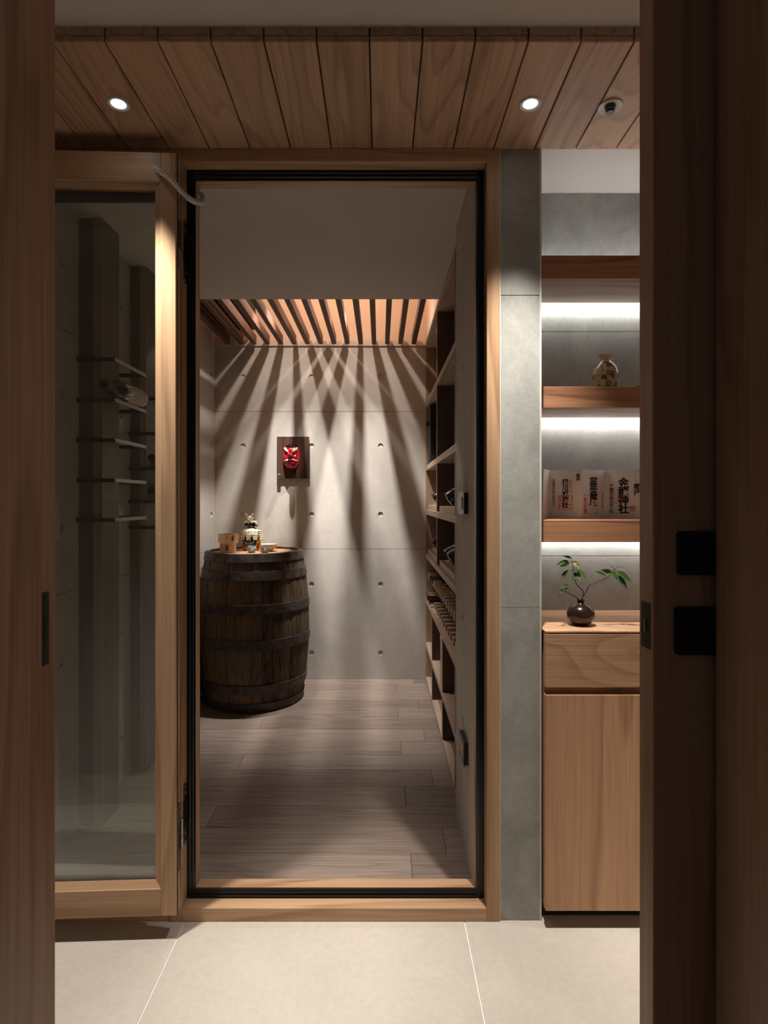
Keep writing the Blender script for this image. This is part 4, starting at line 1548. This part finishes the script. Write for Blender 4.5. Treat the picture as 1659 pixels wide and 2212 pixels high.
# gold crest of two lions reduced to a shield between two lobes
Mc = frame_matrix(on_body(0, 0.066, 0.0012), (1, 0, 0), (0, 0, 1))
cr = MB()
out = [(-0.013, -0.006), (-0.006, -0.0085), (0, -0.0095), (0.006, -0.0085), (0.013, -0.006), (0.0125, 0.001), (0.0145, 0.006), (0.010, 0.0085),
       (0.005, 0.0065), (0.0, 0.008), (-0.005, 0.0065), (-0.010, 0.0085), (-0.0145, 0.006), (-0.0125, 0.001)]
cr.prism(out, 0.0008, Mc)
cr.build('gold_crest', gold_foil, lb, local=True)
cr = MB()
cr.prism([(-0.0045, -0.005), (0, -0.007), (0.0045, -0.005), (0.0045, 0.004), (0, 0.0025), (-0.0045, 0.004)], 0.0004, Mc @ Matrix.Translation((0, 0, 0.0008)))
cr.build('crest_shield', label_black, lb, local=True)
# armour: cuirass, two sleeves of plates, tassets
MB().lathe([(0.060, 0.086), (0.0625, 0.092), (0.0605, 0.108), (0.052, 0.122), (0.041, 0.132), (0.026, 0.139), (0.020, 0.141)], 36, ell(0.97, 0.80), cap=False).build(
    'cuirass', armour_stone, sw, local=True, smooth=True)
for zc, wv in ((0.119, 0.054), (0.110, 0.0585), (0.101, 0.0605)):
    MB().lathe([(wv + 0.001, zc - 0.0022), (wv + 0.0028, zc), (wv + 0.001, zc + 0.0022)], 36, ell(0.97, 0.80), cap=False).build('lacing', armour_stone, sw, local=True, smooth=True)
for u in (-0.62, 0.0, 0.62):
    p = on_body(u, 0.086, 0.008)
    M = frame_matrix(p, (math.cos(u), 0.72 * math.sin(u), 0), (0, 0, 1))
    MB().prism([(-0.014, -0.014), (-0.006, -0.017), (0.006, -0.017), (0.014, -0.014), (0.013, 0.012), (-0.013, 0.012)], 0.0025, M).build('tasset', armour_stone, sw, local=True)
for s in (-1, 1):
    for i in range(5):
        z = 0.118 - i * 0.0115
        x = s * (0.056 + 0.0022 * i)
        MB().obox((x, -0.006, z), (0.012, 0.044, 0.0125), Euler((0, s * 0.28, 0)), 0.0016).build('shoulder_plate', armour_stone, sw, local=True)
# head: black face mask, helmet bowl, neck guard, turned back wings, crest
MB().lathe([(0.012, 0.138), (0.021, 0.142), (0.0255, 0.150), (0.026, 0.162), (0.024, 0.172)], 28, ell(1, 0.95), cap=True).build('face_mask', black_lacquer, sw, local=True, smooth=True)
MB().obox((0, -0.0265, 0.1595), (0.007, 0.008, 0.011), Euler((0.35, 0, 0)), 0.0022).build('mask_nose', black_lacquer, sw, local=True)
for s in (-1, 1):
    MB().obox((s * 0.010, -0.0246, 0.1665), (0.008, 0.002, 0.003), Euler((0, s * 0.25, s * 0.35)), 0.0006).build('mask_eye', white_ink, sw, local=True)
    MB().obox((s * 0.0065, -0.0246, 0.1475), (0.007, 0.002, 0.0022), Euler((0, -s * 0.3, s * 0.25)), 0.0005).build('mask_whisker', white_ink, sw, local=True)
MB().lathe([(0.0310, 0.1700), (0.0345, 0.1745), (0.0340, 0.1800), (0.0300, 0.1825)], 32, ell(1, 0.97), cap=False).build('helmet_brim', armour_stone, sw, local=True, smooth=True)
MB().lathe([(0.0300, 0.1795), (0.0285, 0.187), (0.0235, 0.1985), (0.0150, 0.206), (0.006, 0.2095), (0.0, 0.210)], 32, cap=False).build(
    'helmet', hoop_mat, sw, local=True, smooth=True)
m = MB()


def guard(i, j):
    a = math.radians(-38 + 256 * i)
    rr = 0.0285 + 0.0135 * j
    return Vector((rr * math.cos(a), rr * math.sin(a) * 0.95, 0.176 - 0.026 * j))


m.grid(guard, 25, 5)
bmesh.ops.solidify(m.bm, geom=m.bm.faces[:], thickness=0.0022)
m.build('neck_guard', hoop_mat, sw, local=True, smooth=True)
for s in (-1, 1):
    MB().obox((s * 0.0365, -0.018, 0.1685), (0.013, 0.007, 0.021), Euler((0, s * -0.45, s * 0.4)), 0.002).build('helmet_wing', armour_stone, sw, local=True)
for s in (-1, 1):
    outl = [(0.0, 0.0), (0.0102, 0.0034), (0.017, 0.017), (0.0212, 0.0305), (0.0297, 0.0433), (0.0204, 0.045), (0.0119, 0.0407), (0.0076, 0.034),
            (0.0119, 0.0323), (0.0125, 0.0275), (0.0102, 0.0204), (0.006, 0.0102), (0.0, 0.0085)]
    if s < 0:
        outl = [(-x, z) for x, z in reversed(outl)]
    MB().prism(outl, 0.002, Matrix.Translation((0, -0.0345, 0.184)) @ Matrix.Rotation(math.radians(4), 4, 'X') @ My).build('crest_horn', crest_gold, sw, local=True)
MB().lathe([(0.0095, 0), (0.0095, 0.0018), (0.005, 0.0050), (0, 0.006)], 20, Matrix.Translation((0, -0.030, 0.203)) @ Matrix.Rotation(PI / 2, 4, 'X')).build(
    'crest_disc', crest_gold, sw, local=True, smooth=True)


def cup(label, x, yv, mat):
    t = thing('sake_cup', label, 'cup', (x, yv, HZ), group='porcelain sake cups on the barrel')
    MB().lathe([(0.0, 0.0005), (0.0155, 0.0005), (0.0165, 0.002), (0.0235, 0.009), (0.0268, 0.019), (0.0262, 0.030), (0.0240, 0.0365), (0.0245, 0.0395),
                (0.0232, 0.040), (0.0222, 0.036), (0.0245, 0.027), (0.0225, 0.011), (0.0, 0.005)], 36, cap=False).build('body', mat, t, local=True, smooth=True)
    for a in range(5):          # painted blossom on the front
        an = 2 * PI * a / 5 + 0.3
        p = Vector((0.007 + 0.0042 * math.cos(an), 0, 0.021 + 0.0042 * math.sin(an)))
        rr = 0.0272
        p.y = -math.sqrt(rr * rr - p.x * p.x)
        MB().lathe([(0.0024, 0), (0.0018, 0.0004), (0, 0.0005)], 10, Matrix.Translation(p) @ Matrix.Rotation(PI / 2, 4, 'X'), cap=False).build(
            'painted_petal', white_ink, t, local=True)
    return t


cup('blue grey porcelain sake cup in front of the samurai bottle', -0.751, 3.385, cup_blue)
cup('grey speckled porcelain sake cup in front of the cream bowl', -0.674, 3.385, cup_grey)
bw = MB().lathe([(0.0, 0.0005), (0.020, 0.0005), (0.021, 0.004), (0.034, 0.014), (0.046, 0.030), (0.0515, 0.044), (0.0500, 0.0445), (0.044, 0.031), (0.030, 0.014),
                 (0.0, 0.008)], 44, cap=False).build('sake_bowl', bowl_cream, origin=(-0.668, 3.475, HZ), local=True, smooth=True)
tag(bw, 'shallow cream glazed bowl behind the grey sake cup', 'bowl')

# ------------------------------------------------------------------ mask on its plaque
YP = YB - 0.0205
mk = thing('mask_plaque', 'dark burnt cedar plaque hung on the concrete wall behind the mask', 'plaque', (-0.566, YP, 1.308))
n = 5
for i in range(n):
    x0 = -0.670 + 0.208 * i / n
    MB().box(x0 + 0.0004, x0 + 0.208 / n - 0.0004, YP, YB - 0.0006, 1.308, 1.580, bev=0.0008).build('plank', dark_plank, mk)
tb = MB().box(-0.666, -0.644, YP - 0.012, YP - 0.0002, 1.302, 1.329, bev=0.001).build('name_block', dark_plank, mk)
MB().box(-0.664, -0.646, YP - 0.0016, YP - 0.0002, 1.3355, 1.3385).build('maker_mark', white_ink, mk)

tm = thing('tengu_mask', 'glossy red long-nosed mask with white brows and moustache', 'mask', (-0.573, YP, 1.448))
MW, MH, MD = 0.0555, 0.079, 0.052


def face(i, j):
    a = (i - 0.5) * PI            # -90..90 across
    b = (j - 0.5) * PI
    x = MW * math.sin(a) * math.cos(b) ** 0.55
    z = MH * math.sin(b)
    yv = -MD * (max(0.0, math.cos(a)) ** 0.7) * (max(0.0, math.cos(b)) ** 0.5)
    zn = z / MH
    xn = x / MW
    # jaw narrows, cheeks and chin bulge, eye hollows, brow ridge
    x *= 1.0 - 0.16 * max(0, -zn - 0.35)
    g = lambda cx, cz, s, k: k * math.exp(-(((xn - cx) / s) ** 2 + ((zn - cz) / s) ** 2))
    yv += -g(0.45, -0.05, 0.28, 0.010) - g(-0.45, -0.05, 0.28, 0.010) - g(0, -0.72, 0.3, 0.010)
    yv += g(0.42, 0.22, 0.2, 0.010) + g(-0.42, 0.22, 0.2, 0.010)
    yv += -0.008 * math.exp(-((zn - 0.45) / 0.12) ** 2) * math.cos(a)
    yv += 0.011 * math.exp(-((zn + 0.43) / 0.07) ** 2) * max(0, math.cos(a)) ** 2
    return Vector((x, min(yv, -0.0006), z))


m = MB()
m.grid(face, 41, 41)
m.build('face', red_lacquer, tm, local=True, smooth='all')
# long nose rising slightly, built along -y
m = MB()
pp = [Vector((0, -0.040, 0.012)), Vector((0, -0.055, 0.010)), Vector((0, -0.075, 0.008)), Vector((0, -0.098, 0.007)), Vector((0, -0.112, 0.007)), Vector((0, -0.118, 0.007))]
m.tube(pp, [0.0200, 0.0165, 0.0140, 0.0140, 0.0115, 0.004], 20)
m.build('nose', red_lacquer, tm, local=True, smooth='all')
for s in (-1, 1):
    MB().lathe([(0.0, -0.008), (0.006, -0.006), (0.0085, 0.0), (0.006, 0.006), (0, 0.008)], 16, Matrix.Translation((s * 0.016, -0.050, 0.002)), cap=False).build(
        'nostril', red_lacquer, tm, local=True, smooth=True)
    # brows: thick tapering white strokes
    m = MB()
    bp = [Vector((s * 0.010, -0.055, 0.026)), Vector((s * 0.019, -0.056, 0.031)), Vector((s * 0.029, -0.051, 0.040)), Vector((s * 0.037, -0.042, 0.050)), Vector((s * 0.039, -0.036, 0.057))]
    m.tube(bp, [0.0045, 0.0062, 0.0078, 0.0082, 0.0045], 12)
    m.build('eyebrow', mask_white, tm, local=True, smooth='all')
    m = MB()
    m.lathe([(0.0, 0.0), (0.0085, 0.0008), (0.007, 0.004), (0.003, 0.006), (0, 0.0064)], 18,
            Matrix.Translation((s * 0.0255, -0.041, 0.0205)) @ Matrix.Rotation(s * 0.4, 4, 'Z') @ Matrix.Rotation(PI / 2, 4, 'X') @ Matrix.Diagonal((1.15, 0.72, 1, 1)), cap=False)
    e_ = m.build('eye', mask_gold, tm, local=True, smooth=True)
    MB().lathe([(0.003, 0.0), (0.0022, 0.0012), (0, 0.0016)], 12, Matrix.Translation((s * 0.0255, -0.047, 0.0205)) @ Matrix.Rotation(PI / 2, 4, 'X'), cap=False).build(
        'pupil', black_lacquer, e_, local=True)
    m = MB()
    bp = [Vector((s * 0.002, -0.057, -0.0205)), Vector((s * 0.014, -0.056, -0.0205)), Vector((s * 0.026, -0.051, -0.0245)), Vector((s * 0.037, -0.042, -0.0275)), Vector((s * 0.043, -0.032, -0.0225))]
    m.tube(bp, [0.0030, 0.0042, 0.0052, 0.0045, 0.0018], 10)
    m.build('moustache', mask_white, tm, local=True, smooth='all')
MB().obox((-0.020, -0.0565, -0.026), (0.006, 0.004, 0.010), Euler((0, 0.35, 0)), 0.001).build('fang', mask_white, tm, local=True)
m = MB()
bp = [Vector((-0.030, -0.046, -0.041)), Vector((-0.015, -0.0515, -0.033)), Vector((0, -0.053, -0.031)), Vector((0.015, -0.0515, -0.033)), Vector((0.030, -0.046, -0.041))]
m.tube(smooth_path(bp, 4), 0.0026, 10)
m.build('lip', red_lacquer, tm, local=True, smooth='all')
m = MB()
bp = [Vector((-0.026, -0.046, -0.049)), Vector((-0.013, -0.053, -0.041)), Vector((0, -0.055, -0.0395)), Vector((0.013, -0.053, -0.041)), Vector((0.026, -0.046, -0.049))]
m.tube(smooth_path(bp, 4), 0.0034, 10)
m.build('lip', red_lacquer, tm, local=True, smooth='all')


def cap_fn(i, j):
    a = (i - 0.5) * PI * 0.86
    z = 0.0625 + 0.019 * j
    zz_ = min(0.999, z / 0.084)
    cb_ = math.sqrt(max(0.0, 1 - zz_ * zz_))
    return Vector((0.062 * math.sin(a) * cb_ ** 0.8, -0.0015 - 0.058 * math.cos(a) * cb_ ** 0.6, z))


m = MB()
m.grid(cap_fn, 21, 7)
bmesh.ops.solidify(m.bm, geom=m.bm.faces[:], thickness=0.002)
m.build('hair_cap', black_lacquer, tm, local=True, smooth='all')
for z in (0.031, 0.0385, 0.046):
    m = MB()
    bp = [Vector((-0.012, -0.0585, z + 0.003)), Vector((0, -0.0605, z)), Vector((0.012, -0.0585, z + 0.003))]
    m.tube(smooth_path(bp, 5), 0.0016, 8)
    m.build('brow_wrinkle', red_lacquer, tm, local=True, smooth='all')
